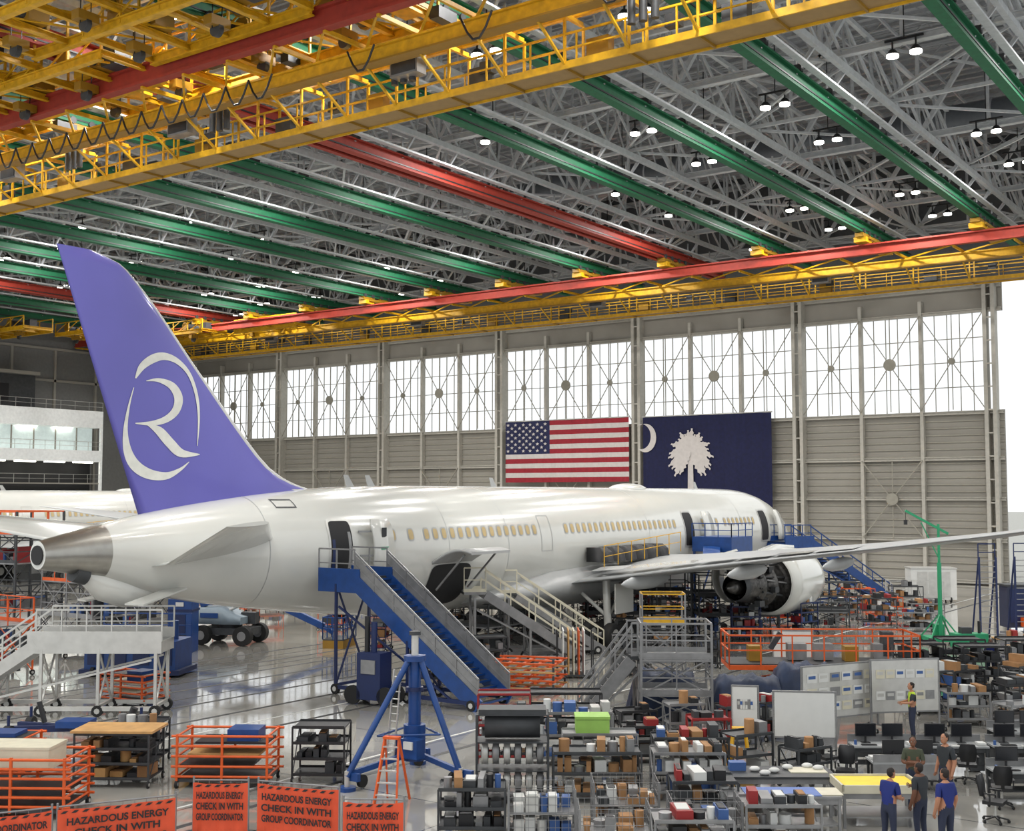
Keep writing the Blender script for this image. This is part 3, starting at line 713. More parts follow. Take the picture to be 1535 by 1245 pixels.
def stuff(b,x0,x1,y0,y1,z,hmax,kinds,dens=1.0):
    x=x0+.05
    while x<x1-.15:
        w_=random.uniform(.12,.38); w_=min(w_,x1-x-.03); h=random.uniform(.3,1)*hmax
        if random.random()<dens and w_>.08:
            mm=random.choice(kinds); dd=(y1-y0)*random.uniform(.5,.9)
            if random.random()<.25: b.cyl((x+w_/2,(y0+y1)/2-dd*.2,z),(x+w_/2,(y0+y1)/2-dd*.2,z+h),min(w_/2,.14),mm,10)
            else:
                b.box((x+w_/2,(y0+y1)/2,z+h/2),(w_*.92,dd,h),mm,random.uniform(-6,6))
                if random.random()<.5: b.box((x+w_/2,(y0+y1)/2,z+h+.01),(w_*.7,dd*.7,.02),random.choice([PAPER,BLACK,CARD]))
        x+=w_+.03
KCARD=[CARD,CARD,PAPER,GREYM,DGREY]; KBIN=[BIN,PAPER,BIN,ALU,DGREY]; KMIX=[BLACK,DGREY,CARD,BIN,GREYM,DGREY,BLACK,PAPER,DGREY,CARD,REDP,GREYM]; KDARK=[BLACK,DGREY,DGREY,GREYM]; KWOOD=[WOOD,CARD,BLACK,DGREY]
def shelf(name,loc,rz,w_,d,h,n,frame,kinds,dens=.85,deck=None,wheels=True,top=None):
    b=MB(); z0=.15
    for x in(-w_/2,w_/2):
        for y in(-d/2,d/2):
            b.beam((x,y,z0 if wheels else 0),(x,y,h),.045,.045,frame)
            if wheels: wheelz(b,x,y,.09,.05)
    for i in range(n):
        z=z0+.08+(h-z0-.1)*i/max(1,n-1) if n>1 else h
        b.bx(-w_/2,w_/2,-d/2,d/2,z-.03,z,deck or frame)
        for y in(-d/2,d/2): b.beam((-w_/2,y,z+.02),(w_/2,y,z+.02),.03,.06,frame)
        gap=(h-z0)/max(1,n-1)*.7
        if i<n-1 or top: stuff(b,-w_/2+.05,w_/2-.05,-d/2,d/2,z,min(gap,.42),kinds if i<n-1 else top,dens)
    for x in(-w_/2,w_/2): b.beam((x,-d/2,z0),(x,d/2,h),.025,.025,frame)
    return b.obj(name,(*loc,0),rz)
def hose_rack(loc,rz):
    b=MB()
    for x in(-.9,.9):
        for y in(-.4,.4): b.beam((x,y,0),(x,y,2.2),.05,.05,DGREY)
    for z in(.12,.82,1.52,2.2): b.bx(-.9,.9,-.4,.4,z-.03,z,DGREY)
    for z in(.5,1.2):
        for i in range(6):
            x=-.7+i*.28; b.lathe([(x-.08,.14),(x-.08,.3),(x+.08,.3),(x+.08,.14)],GREYM if i%2 else ALU,'x',16,(0,0,z)); b.cyl((x-.1,0,z),(x+.1,0,z),.13,DGREY,10)
    b.lathe([(-.7,.1),(-.7,.32),(.7,.32),(.7,.1)],DGREY,'x',12,(0,0,1.88)); b.bx(-.85,.85,-.38,.38,2.2,2.32,DGREY)
    return b.obj('hose_reel_rack',(*loc,0),rz)
def wire_basket(loc,rz,w_=1.4,d=1.0,h=.9,kinds=KCARD,name='wire_mesh_container'):
    b=MB(); G=GREYM
    for x in(-w_/2,w_/2):
        for y in(-d/2,d/2): b.beam((x,y,0),(x,y,h+.1),.05,.05,G)
    b.bx(-w_/2,w_/2,-d/2,d/2,.1,.13,G); b.bx(-w_/2,w_/2,-d/2,d/2,h*.55,h*.55+.03,G)
    for i in range(int(w_/.14)+1):
        x=-w_/2+w_*i/int(w_/.14)
        for y in(-d/2,d/2): b.beam((x,y,.1),(x,y,h+.1),.009,.009,G)
    for i in range(int(d/.14)+1):
        y=-d/2+d*i/int(d/.14)
        for x in(-w_/2,w_/2): b.beam((x,y,.1),(x,y,h+.1),.009,.009,G)
    for k in range(7):
        z=.1+h*k/6
        for y in(-d/2,d/2): b.beam((-w_/2,y,z),(w_/2,y,z),.01,.01,G)
        for x in(-w_/2,w_/2): b.beam((x,-d/2,z),(x,d/2,z),.01,.01,G)
    for j in range(2): stuff(b,-w_/2+.05,w_/2-.05,-d/2+j*d/2,j*d/2,.13,h*.35,kinds,.9); stuff(b,-w_/2+.05,w_/2-.05,-d/2+j*d/2,j*d/2,h*.55+.03,h*.4,kinds,.9)
    return b.obj(name,(*loc,0),rz)
def table(name,loc,rz,w_,d,h,top,items=None,leg=GREYM):
    b=MB(); b.bx(-w_/2,w_/2,-d/2,d/2,h-.05,h,top)
    for x in(-w_/2+.06,w_/2-.06):
        for y in(-d/2+.06,d/2-.06): b.beam((x,y,0),(x,y,h-.05),.06,.06,leg)
    b.bx(-w_/2+.06,w_/2-.06,-d/2+.1,d/2-.1,.22,.25,leg)
    for y in(-d/2+.06,d/2-.06): b.beam((-w_/2,y,h-.12),(w_/2,y,h-.12),.04,.12,leg)
    if items: items(b,h)
    return b.obj(name,(*loc,0),rz)
def board(name,loc,rz,w_,z0,z1,face=PAPER,papers=0):
    b=MB(); b.bx(-w_/2,w_/2,-.03,.03,z0,z1,face)
    for x in(-w_/2,w_/2): 
        b.beam((x,0,.12),(x,0,z1+.02),.06,.06,GREYM); b.beam((x,-.4,.12),(x,.4,.12),.06,.06,GREYM); wheelz(b,x,-.4,.07,.05); wheelz(b,x,.4,.07,.05)
    for z in(z0,z1): b.beam((-w_/2,0,z),(w_/2,0,z),.07,.05,GREYM)
    for i in range(papers):
        c=i%6; r_=i//6; x=-w_/2+.15+(w_-.3)*(c+.5)/6; z=z1-.25-(z1-z0-.3)*(r_+.3)/max(1,(papers+5)//6)
        b.box((x,-.04,z),(w_/8,.01,.28),random.choice([PAPER,CREAM,GREYM,PAPER]))
        b.box((x,-.047,z+.03),(w_/11,.004,.1),random.choice([GREYM,BIN,ALU]))
    return b.obj(name,(*loc,0),rz)

stair('boarding_stairs',(-26.0,35.6),180,6.0,4.5,1.9,1.9,BLUE,DGREY,GREYM,22,GREYM,.45,legm=DBLUE,depth=.6)
stair('boarding_stairs',(-29.3,88.6),-110.0,8.6,4.55,1.8,2.6,BLUE,DGREY,BLUE,20,None,.4,depth=.6)
stair('maintenance_stairs',(-41.4,23.6),35.3,3.5,2.6,1.5,4.4,ALU,GREYM,ALU,12,None,.3)
stair('maintenance_stairs',(-30.2,48.2),225,4.6,3.3,1.6,1.0,GREYM,GREYM,CREAM,14,None,0)
stair('maintenance_stairs',(-30.9,51.2),225,4.3,3.0,1.2,.8,GREYM,DGREY,CREAM,14,None,0)
b=MB(); b.bx(-1.3,1.3,-1.5,1.5,4.3,5.2,BLUE); b.beam((0,-1.5,4.5),(1.2,-4,3.9),1,.3,BLUE); b.rail((-1.3,-1.5,5.2),(1.3,-1.5,5.2),.8,BLUE,1,.03); b.rail((1.3,-1.5,5.2),(1.3,1.5,5.2),.8,BLUE,1,.03)
for x in(-1.2,1.2):
    for y in(-1.4,1.4): b.beam((x,y,0),(x,y,4.3),.12,.12,BLUE)
    b.beam((x,-1.4,.3),(x,1.4,4.2),.08,.08,BLUE)
b.obj('elevated_work_platform',(-32.2,67.8,0))
scaffold('scaffold_platform',(-33.0,58.6),35,5.6,2.4,[1.3,2.4],DGREY,load=True,deck=DGREY,r=.03)
scaffold('scaffold_platform',(-29.0,62.6),35,4.4,2.4,[1.1,2.2],DGREY,load=True,deck=DGREY,r=.03)
scaffold('scaffold_platform',(-26.6,68.0),25,4,2.0,[1.0],DGREY,load=True)
scaffold('scaffold_platform',(-35.8,48.0),0,3,3,[1.4],DGREY,load=True)
scaffold('scaffold_platform',(-40.5,58),90,7,3,[1.6],GREYM,load=True)
scaffold('scaffold_platform',(-46,68),90,8,3,[2,3.6],DGREY,guard=ORANGE,load=True)
scaffold('scaffold_tower',(-56,35),10,4.5,3,[2.2,4.4,5.8],DGREY,guard=ORANGE,load=True,r=.035)
scaffold('scaffold_tower',(-50.5,36),0,4,2.6,[2,3.6],GREYM,guard=ORANGE,load=True)
scaffold('scaffold_tower',(-61,46),0,5,3,[2.2,4.4],DGREY,guard=ORANGE,load=True)
scaffold('scaffold_tower',(-66,36),0,6,3,[2.2,4.4,6.2],ORANGE,load=True,r=.04)
scaffold('scaffold_platform',(-48.5,29.5),0,3,2.4,[2.2],ORANGE,load=True)
scaffold('scaffold_tower',(-19.0,36.2),33,2.3,1.6,[1.2,2.4],GREYM,guard=GREYM,r=.028)
stair('rolling_ladder_stand',(-21.9,34.9),40,1.7,2.3,.9,.5,GREYM,DGREY,GREYM,9,None,0)
scaffold('scaffold_tower',(-21.9,40.8),33,1.6,1.2,[1.5,2.9],GREYM,guard=YEL)
b=MB()
b.bx(-2,2,-1,1,.15,1.5,BLUE); b.bx(-2.2,2.2,-1.1,1.1,.1,.3,DBLUE)
for i in range(4): b.box((-1.5+i,-1.02,.9),(.7,.04,.8),DBLUE)
b.box((0,-1.04,1.2),(1.6,.02,.25),PAPER); b.cyl((1.6,0,1.5),(1.6,0,2.3),.15,BLUE)
for x in(-1.6,1.6):
    for y in(-1,1): wheelz(b,x,y,.2,.15)
b.rail((-2,.9,1.5),(2,.9,1.5),1.0,BLUE,1,.03); b.box((-1,0,1.7),(1,.8,.4),BLUE)
b.obj('hydraulic_power_unit',(-43.6,33.6,0),30)
# boom lift
b=MB()
for x in(-1.15,1.15):
    for y in(-.95,.95):
        b.cyl((x,y-.18,.5),(x,y+.18,.5),.5,RUBBER,20); b.cyl((x,y-.19,.5),(x,y+.19,.5),.24,GREYM,12)
b.bx(-1.4,1.4,-.7,.7,.5,.85,DGREY); b.cyl((0,0,.85),(0,0,1.05),.6,DGREY,16)
CBL=mat('lift_cowl',(128,142,152),.5)
b.loft([[(x,-.85*k,1.05),(x,.85*k,1.05),(x,.8*k,1.05+h),(x,-.8*k,1.05+h)] for x,k,h in((-1.9,.85,.5),(-1.7,1,.8),(-.3,1,.85),(.3,1,.5),(.9,.9,.35))],CBL)
b.box((-.8,-.87,1.5),(1.0,.02,.25),BLUE); b.box((.9,.4,1.3),(.8,.5,.6),DGREY)
b.beam((-1.7,0,2.05),(-.5,0,2.5),.35,.5,BLUE); b.beam((-1.5,0,2.1),(1.8,0,2.4),.3,.36,BLUE); b.beam((1.8,0,2.4),(5.2,0,1.0),.28,.32,BLUE); b.cyl((-.3,0,1.6),(1,0,2.2),.08,ALU)
b.beam((5.2,0,1.0),(5.7,0,.7),.2,.2,BLUE); b.bx(5.5,6.6,-.9,.9,.4,.46,DGREY)
for y in(-.9,.9): b.rail((5.5,y,.45),(6.6,y,.45),1.1,BLUE,.55,.03)
b.rail((6.6,-.9,.45),(6.6,.9,.45),1.1,BLUE,.6,.03); b.rail((5.5,-.9,.45),(5.5,.9,.45),1.1,BLUE,.6,.03)
b.bx(5.5,6.6,-.9,.9,.0,.4,YELD)
b.obj('boom_lift',(-48.6,43.2,0),22)
b=MB(); b.bx(-.6,.6,-.5,.5,0,2.6,BLUE); b.bx(-.65,.65,-.55,.55,2.0,2.1,DBLUE); b.box((0,-.52,1.4),(.6,.03,.9),DBLUE); b.box((0,-.54,2.35),(.4,.02,.2),PAPER)
for z in(.4,.8): b.box((0,-.52,z),(.7,.03,.1),BLACK)
b.obj('electrical_cabinet',(-48.0,39.6,0),30)
# tripod jack
b=MB(); C=Vector((-21.3,25.5,0)); feet=[Vector((-22.0,23.6,0))-C,Vector((-19.8,25.6,0))-C,Vector((-22.5,27.1,0))-C]
b.cyl((0,0,.55),(0,0,1.5),.3,BLUE,16); b.cyl((0,0,1.4),(0,0,3.3),.17,BLUE,14); b.cyl((0,0,3.2),(0,0,3.9),.1,ALU,12); b.cyl((0,0,3.2),(0,0,3.35),.3,BLUE,14); b.cyl((0,0,2.4),(0,0,2.5),.24,DBLUE,14); b.cyl((0,0,3.9),(0,0,4.0),.16,DGREY,12)
b.box((.25,-.4,.95),(.6,.35,.5),BLUE); b.box((.28,-.6,1.05),(.3,.05,.2),PAPER); b.cyl((-.3,-.3,.6),(-.3,-.3,1.2),.12,DBLUE,10)
for ft in feet:
    b.cyl(ft+Vector((0,0,.35)),Vector((0,0,3.25))+ft.normalized()*.18,.085,BLUE,10)
    b.beam(ft+Vector((0,0,.4)),Vector((0,0,.75)),.12,.14,BLUE)
    b.cyl(ft,ft+Vector((0,0,.1)),.24,BLUE,14); b.cyl(ft+Vector((0,0,.1)),ft+Vector((0,0,.5)),.07,ALU,8); b.box(ft+Vector((.18,.1,.35)),(.3,.12,.2),BLUE)
    b.cyl(ft*.8+Vector((0,0,.2)),ft*.8+Vector((.1,0,.2)),.17,RUBBER,12)
for i in range(3):
    a_=feet[i]*.62+Vector((0,0,1.45));c_=feet[(i+1)%3]*.62+Vector((0,0,1.45)); b.cyl(a_*.9,c_*.9,.03,BLUE,6)
for z in range(12): b.cyl((-.55+.02*z,-.45,.6+z*.2),(-.35+.02*z,-.4,.6+z*.2),.02,ALU,5)
b.cyl((-.6,-.5,.3),(-.35,-.45,3.0),.025,ALU,6); b.cyl((-.4,-.42,.3),(-.15,-.4,3.0),.025,ALU,6)
b.obj('tripod_jack',tuple(C))
b=MB()
for s in(-1,1):
    b.beam((s*.3,-.45,0),(s*.18,0,1.6),.05,.08,ORANGE); b.beam((s*.3,.5,0),(s*.18,.02,1.6),.04,.06,ORANGE)
for i in range(5): z=.28+i*.28; b.box((0,-.45*(1-z/1.6),z),(.58-.13*z,.1,.03),ALU)
b.box((0,0,1.62),(.42,.2,.06),ORANGE)
b.obj('step_ladder',(-20.2,23.3,0),20)
def orange_cart(loc,rz,w_,d,h,n,load):
    b=MB()
    for x in(-w_/2,0,w_/2):
        for y in(-d/2,d/2): b.beam((x,y,.15),(x,y,h),.06,.06,ORANGE)
    for x in(-w_/2,w_/2):
        for y in(-d/2,d/2): wheelz(b,x,y,.1,.07); 
    b.bx(-w_/2,w_/2,-d/2,d/2,.16,.24,DGREY)
    for i in range(n):
        z=.3+(h-.35)*i/(n-1)
        for y in(-d/2,d/2): b.cyl((-w_/2-.15,y,z),(w_/2+.15,y,z),.035,ORANGE,8)
        for x in(-w_/2,w_/2): b.cyl((x,-d/2,z),(x,d/2,z),.03,ORANGE,8)
    if load=='crate': 
        b.box((-.1,0,h-.1),(w_*.7,d*.7,.5),CREAM); b.box((-.1,0,h+.17),(w_*.72,d*.72,.06),CREAM)
        b.box((0,0,.6),(w_*.9,d*.8,.1),BLACK)
    else:
        for i in range(3): b.box((-.2+.2*i,0,.55+i*.3),(w_*.8,d*.8,.06),random.choice([BLACK,CREAM,WOOD]))
        b.box((w_*.2,0,h-.1),(w_*.35,d*.6,.35),BLUE)
    return b.obj('orange_parts_rack',(*loc,0),rz)
orange_cart((-27.0,17.5),33,2.6,1.5,1.45,6,'crate'); orange_cart((-25.2,22.4),33,2.4,1.3,1.4,5,'x')
orange_cart((-30.9,19.0),33,2.2,1.3,1.2,5,'x')
orange_cart((-37.4,28.6),10,2.0,1.3,1.2,5,'x')
sh=shelf('shelf_cart',(-27.6,20.7),33,2.0,1.2,1.4,4,DGREY,KWOOD,.8,BLACK)
b=MB(); b.box((0,0,1.45),(2.2,1.3,.06),WOOD); b.obj('plywood_sheet',(0,0,0),0,sh)
shelf('shelf_cart',(-23.4,24.1),33,1.4,1.0,1.5,4,BLACK,KDARK,.5)
shelf('shelf_cart',(-29.2,22.6),33,1.4,1.0,1.2,3,DGREY,KMIX,.7,BLACK,True,KMIX)
b=MB()
b.beam((-2,-.4,.4),(2,.4,.4),.2,.2,DBLUE); b.beam((-2,.4,.4),(1.8,-.5,.4),.2,.2,DBLUE)
for x,y in((-1.8,-.8),(-1.8,.8),(1.8,-.8),(1.8,.8)): wheelz(b,x,y,.3,.2); b.cyl((x,y,.3),(x,y,.9),.05,DBLUE,8)
b.box((0,0,.55),(1,.8,.2),BLUE); b.cyl((1.8,-.4,.5),(2.0,-.4,1.1),.12,BLACK,10); b.cyl((-1,0,.55),(-1.2,0,1.2),.08,BLACK,10)
b.obj('tow_dolly',(-33.4,23.4,0),33)
def banner(p0,p1,lines,z0=.12,z1=1.15):
    p0=Vector((*p0,0));p1=Vector((*p1,0)); L=(p1-p0).length; rz=math.degrees(math.atan2((p1-p0).y,(p1-p0).x))
    b=MB(); n=12; vs=[]
    for i in range(n+1):
        x=L*i/n; dy=.03*math.sin(i*1.7); sag=-.03*math.sin(math.pi*i/n)
        vs+=[(x,dy,z0),(x,dy,z1+sag)]
    b.add(vs,[(2*i,2*i+2,2*i+3,2*i+1) for i in range(n)],BANNER)
    k=int(L/.22)
    for i in range(k):
        x=.05+i*.22; b.add([(x,-.04,z1-.09),(x+.1,-.04,z1-.09),(x+.17,-.04,z1-.035),(x+.07,-.04,z1-.035)],[(0,1,2,3)],BLACK)
    for x in(0,L): b.cyl((x,.05,0),(x,.05,z1+.13),.025,GREYM,8); b.cyl((x,.05,0),(x,.05,.04),.2,DGREY,12)
    b.cyl((0,.05,z1+.05),(L,.05,z1+.05),.02,GREYM,6)
    for i in range(int(L/.25)): b.beam((i*.25+.1,.06,.1),(i*.25+.1,.06,z1+.05),.01,.01,GREYM)
    o=b.obj('hazard_banner_fence',tuple(p0),rz)
    for j,t_ in enumerate(lines):
        cu=bpy.data.curves.new('lettering','FONT'); cu.body=t_; cu.size=.21; cu.align_x='CENTER'; cu.extrude=.002; cu.offset=.006
        to=bpy.data.objects.new('lettering_tmp',cu); sc.collection.objects.link(to)
        dg=bpy.context.evaluated_depsgraph_get(); me=bpy.data.meshes.new_from_object(to.evaluated_get(dg))
        bpy.data.objects.remove(to)
        wdt=max(v.co.x for v in me.vertices)-min(v.co.x for v in me.vertices); k_=min(1.15,L*.86/wdt)
        me.materials.clear(); me.materials.append(BLACK)
        ob=bpy.data.objects.new('lettering_%d'%(j+1),me); sc.collection.objects.link(ob); ob.parent=o
        ob.location=(L/2,-.06,z1-.34-j*.24); ob.rotation_euler=(R(90),0,0); ob.scale=(k_,1,1)
    return o
T3=['HAZARDOUS ENERGY','CHECK IN WITH','GROUP COORDINATOR']
banner((-23.9,14.6),(-23.25,15.75),['COORDINATOR'],.12,.95)
banner((-23.2,15.85),(-21.95,18.0),T3,.0,.95); banner((-22.1,18.6),(-21.05,19.3),T3,.05,1.15); banner((-20.85,19.4),(-18.9,20.0),T3,.05,1.15); banner((-18.1,19.3),(-17.0,20.0),T3,.05,1.15)
b=MB()
for k in range(4):
    z=.15+k*.32
    for i in range(5): b.box((-1.2+i*.6,0,z),(.12,2.2,.08),ORANGE)
    for y in(-1,0,1): b.box((0,y,z+.08),(2.8,.14,.06),ORANGE if k%2 else WOOD)
    for x in(-1.3,1.3):
        for y in(-1,1): b.box((x,y,z+.15),(.08,.08,.25),DGREY)
b.obj('stacked_pallets',(-27.3,39.6,0),20)
b=MB()
for i in range(5): b.box((i*.22,0,1.05),(.05,1.3,1.9),[PAPER,WOOD,CREAM,ORANGE,PAPER][i])
b.bx(-.3,1.3,-.7,.7,.1,.16,DGREY)
for x in(-.25,1.25):
    for y in(-.6,.6): b.beam((x,y,.1),(x,y,1.9),.05,.05,BLACK); wheelz(b,x,y,.08,.05)
b.obj('panel_cart',(-28.2,43.6,0),35)
shelf('shelf_cart',(-26.0,45.6),35,1.6,.9,1.7,4,BLACK,KDARK,.6)
shelf('shelf_cart',(-24.3,49.5),35,1.0,.7,1.3,3,BLACK,KDARK,.3)
for i,(x,y) in enumerate([(-31.9,38.9),(-30.2,41.0),(-32.6,41.6)]): shelf('tool_cart',(x,y),30+i*20,1.4,.9,1.5+.3*(i%2),4,random.choice([DGREY,DBLUE,BLACK]),KDARK,.8)
b=MB()
b.bx(-.5,.5,-.4,.4,.2,1.9,DBLUE); b.cyl((0,0,1.9),(0,0,3.0),.12,DBLUE,10); b.cyl((-.3,0,.3),(-.3,0,3.2),.1,BLACK,10); b.box((0,-.42,1.4),(.6,.05,.5),GREYM)
for y in(-.4,.4): b.cyl((-.7,y,.35),(-.7,y+.1,.35),.35,RUBBER,16); b.cyl((.7,y,.35),(.7,y+.1,.35),.35,RUBBER,16)
b.beam((-.8,0,.35),(.8,0,.35),.7,.15,DGREY); b.obj('compressor_cart',(-30.2,33.8,0),10)

# orange work platform lift
b=MB()
b.bx(-3.5,3.5,-1.1,1.1,1.25,1.42,ORANGE); b.bx(-3.5,3.5,-1.0,1.0,1.42,1.46,DGREY)
for y in(-1.1,1.1): b.rail((-3.5,y,1.42),(3.5,y,1.42),1.1,ORANGE,1.15,.03,True,False)
for x in(-3.5,3.5): b.rail((x,-1.1,1.42),(x,1.1,1.42),1.1,ORANGE,1.1,.03)
b.bx(-2.2,2.2,-.9,.9,.3,.7,DGREY)
for x in(-1.6,1.6):
    for y in(-.95,.95): b.cyl((x,y-.15,.38),(x,y+.15,.38),.38,RUBBER,16)
for y in(-.8,.8): b.beam((-2,y,.7),(2,y,1.25),.08,.14,ORANGE); b.beam((2,y,.7),(-2,y,1.25),.08,.14,ORANGE)
for x,w_ in((-2.4,.5),(1.2,.5)): b.box((x,0,1.75),(w_,.6,.55),YELD)
for x in(-.8,.2,2.4): b.box((x,.1,1.8),(.7,.5,.6),GREYM)
b.box((2.6,.1,2.1),(.4,.5,.9),DGREY); b.beam((-1.8,0,1.9),(-1.4,0,2.5),.15,.2,DGREY)
b.obj('scissor_lift',(-17.1,44.2,0),33)
def tarp(loc,rz,w_,d,h):
    b=MB(); nx,ny=18,10; vs=[]
    for i in range(nx+1):
        for j in range(ny+1):
            u=2*i/nx-1;v=2*j/ny-1; e=max(abs(u),abs(v))
            k=1-max(0,(e-.72)/.28)**1.5
            z=h*k*(1-.12*math.sin(u*5+1)*math.cos(v*4))+.05*math.sin(i*2.1+j*1.3); sp=1+.05*math.sin(i*1.9+j)*(1-k)
            vs.append((u*w_/2*sp,v*d/2*sp,max(.02,z)))
    b.add(vs,[(i*(ny+1)+j,(i+1)*(ny+1)+j,(i+1)*(ny+1)+j+1,i*(ny+1)+j+1) for i in range(nx) for j in range(ny)],TARP,True)
    return b.obj('tarp_covered_crate',(*loc,0),rz)
tarp((-20.3,37.9),33,2.6,1.9,1.5); tarp((-17.9,39.5),33,2.8,1.8,1.3); tarp((-16.6,41.4),33,2.4,1.7,1.6)
board('whiteboard',(-13.4,33.5),28,1.75,.75,2.05); board('notice_board',(-14.2,38.6),62,3.2,.5,2.2,ALU,18); board('notice_board',(-12.6,40.2),45,2.4,.6,2.3,ALU,12)
board('information_board',(-15.1,33.2),25,.75,.9,2.1,PAPER,6)
board('whiteboard',(-19.2,46.9),30,1.6,.9,2.2)
b=MB()
for s in(-1,1): b.beam((s*.3,-.3,0),(s*.15,0,1.1),.07,.07,YEL); b.beam((s*.3,.3,0),(s*.15,0,1.1),.07,.07,YEL)
b.bx(-.35,.35,-.35,.35,.35,.42,YEL); b.bx(-.35,.35,-.35,.35,0,.06,YEL); b.box((0,0,1.1),(.4,.25,.1),YEL)
b.obj('yellow_step_stand',(-14.7,31.9,0),30)
# shelving, centre foreground
hose_rack((-17.9,25.3),35)
shelf('shelving_unit',(-18.9,29.7),35,2.3,.8,1.5,3,GREYM,KBIN,.98,None,False,KBIN)
shelf('shelving_unit',(-20.6,28.7),35,1.5,.8,2.0,5,REDP,KDARK,.7,BLACK,False)
shelf('shelf_cart',(-20.6,32.0),35,2.2,.9,1.6,4,BLACK,KDARK,.5,BLACK)
shelf('shelving_unit',(-16.2,26.6),35,2.2,.9,1.25,3,DGREY,KCARD,.98,None,False,KCARD)
shelf('shelving_unit',(-14.4,28.1),35,1.8,.9,1.2,3,GREYM,KBIN,.9,None,False,KCARD)
s2=shelf('shelving_unit',(-17.2,28.4),35,2.0,.8,1.3,3,GREYM,KMIX,.9,None,False,None)
shelf('shelving_unit',(-15.2,29.8),35,2.0,.8,1.2,3,DGREY,KCARD,.9,None,False,KMIX)
b=MB(); b.bx(-.45,.45,-.35,.35,0,.42,GRN); b.bx(-.47,.47,-.37,.37,.38,.45,GRN); b.obj('green_tote',(-.2,0,1.31),0,s2)
for i,(x,y) in enumerate([(-14.4,24.9),(-12.1,24.4),(-15.6,23.2),(-13.4,22.7)]): wire_basket((x,y),35,1.5,.95,1.0,[KCARD,KMIX,KBIN][i%3])
for i,(x,y,w_) in enumerate([(-12.9,25.95,1.5),(-10.6,25.0,1.6),(-16.9,22.3,1.5),(-11.6,22.8,1.6)]): shelf('shelving_unit',(x,y),35,w_,.9,1.1,3,[DGREY,GREYM][i%2],[KMIX,KCARD,KDARK][i%3],.95,None,False,KMIX)
for i,(x,y) in enumerate([(-17.4,31.1),(-16.0,32.6),(-17.3,33.6),(-18.8,33.2),(-16.2,35.0),(-13.8,30.4),(-12.4,31.0),(-15.7,36.4)]): shelf('tool_cart',(x,y),35+i*5,1.15,.75,1.05+.15*(i%3),3,random.choice([DGREY,BLACK,GREYM,REDP]),KMIX,.85,None,True,KMIX)
def it1(b,h):
    for i in range(6):
        x=random.uniform(-1.3,1.3);y=random.uniform(-.5,.5); b.sphere((x,y,h+.06),.11,PAPER,(1.3,1,.6),8,5)
    b.box((.8,.1,h+.01),(.9,.6,.02),CREAM); b.box((-.9,.2,h+.1),(.4,.3,.2),BIN)
table('work_table',(-12.1,28.3),35,2.8,1.2,.92,DGREY,it1)
def it2(b,h): b.box((0,0,h+.012),(1.7,.8,.02),mat('drawing_blue',(88,112,170),.6)); b.box((1.1,0,h+.014),(.5,.7,.02),CREAM)
table('drawing_table',(-11.2,26.5),35,2.6,.9,.9,GREYM,it2)
def it3(b,h): b.box((0,0,h+.05),(1.7,1.05,.1),YTOP); b.bx(-.95,.95,-.6,-.55,h,h+.14,CREAM); b.bx(-.95,.95,.55,.6,h,h+.14,CREAM); b.bx(-.95,-.9,-.6,.6,h,h+.14,CREAM); b.bx(.9,.95,-.6,.6,h,h+.14,CREAM)
table('yellow_topped_table',(-9.7,28.6),35,1.9,1.2,.85,CREAM,it3)
def desk(loc,rz,nm=2):
    def f(b,h):
        for i in range(nm):
            x=-.45+i*.75-(.0 if nm>1 else -.4)
            b.box((x,.12,h+.36),(.58,.04,.36),BLACK); b.box((x,.098,h+.36),(.53,.01,.31),MONI); b.beam((x,.15,h),(x,.15,h+.25),.05,.05,BLACK); b.box((x,.15,h+.01),(.24,.18,.02),BLACK)
            b.box((x,-.2,h+.015),(.42,.14,.02),BLACK)
        b.box((.75,-.1,h+.04),(.22,.3,.06),PAPER); b.bx(-.9,.9,.33,.37,.3,h+.2,GREYM)
        b.box((.6,0,.35),(.4,.5,.6),DGREY); b.cyl((-.8,-.1,h),(-.8,-.1,h+.12),.04,random.choice([REDP,BIN,PAPER]),10); b.box((0,-.3,h+.01),(.25,.2,.015),PAPER)
    return table('computer_desk',loc,rz,1.8,.75,.74,mat('desk_top',(150,152,152),.5),f,DGREY)
for x,y,r_ in((-11.3,34.0,35),(-9.7,35.1,35),(-8.1,36.2,35),(-10.2,32.3,215),(-7.3,33.0,35),(-5.8,34.1,35),(-8.6,38.4,35),(-6.2,31.2,125)): desk((x,y),r_)
def chair(loc,rz):
    b=MB(); b.bx(-.24,.24,-.23,.23,.44,.52,BLACK); b.loft([[(-.22*k,.24+o_,z),(.22*k,.24+o_,z),(.22*k,.3+o_,z),(-.22*k,.3+o_,z)] for z,k,o_ in((.6,.8,0),(.75,1,.02),(.95,1,.05),(1.08,.8,.08))],BLACK)
    b.cyl((0,0,.12),(0,0,.44),.035,ALU,8); b.beam((0,.2,.46),(0,.3,.7),.08,.03,BLACK)
    for i in range(5):
        a=i*2*math.pi/5; b.beam((0,0,.14),(.3*math.cos(a),.3*math.sin(a),.08),.04,.03,BLACK); b.sphere((.3*math.cos(a),.3*math.sin(a),.04),.04,RUBBER,n=8,k=5)
    for s in(-1,1): b.beam((s*.27,-.1,.7),(s*.27,.18,.7),.05,.03,BLACK); b.beam((s*.27,.05,.5),(s*.27,.05,.7),.03,.03,BLACK)
    return b.obj('office_chair',(*loc,0),rz)
for x,y,r_ in((-7.6,31.7,200),(-11.4,31.3,15),(-12.4,32.6,150),(-9.0,33.9,200),(-7.4,30.2,90),(-7.3,35.0,200)): chair((x,y),r_)
for i,(x,y) in enumerate([(-14.6,48.5),(-13.7,50.9),(-12.4,49.0),(-11.6,52.2)]): shelf('parts_rack',(x,y),35,1.7,1.1,1.9,4,BLACK,KDARK,.9,None,True)
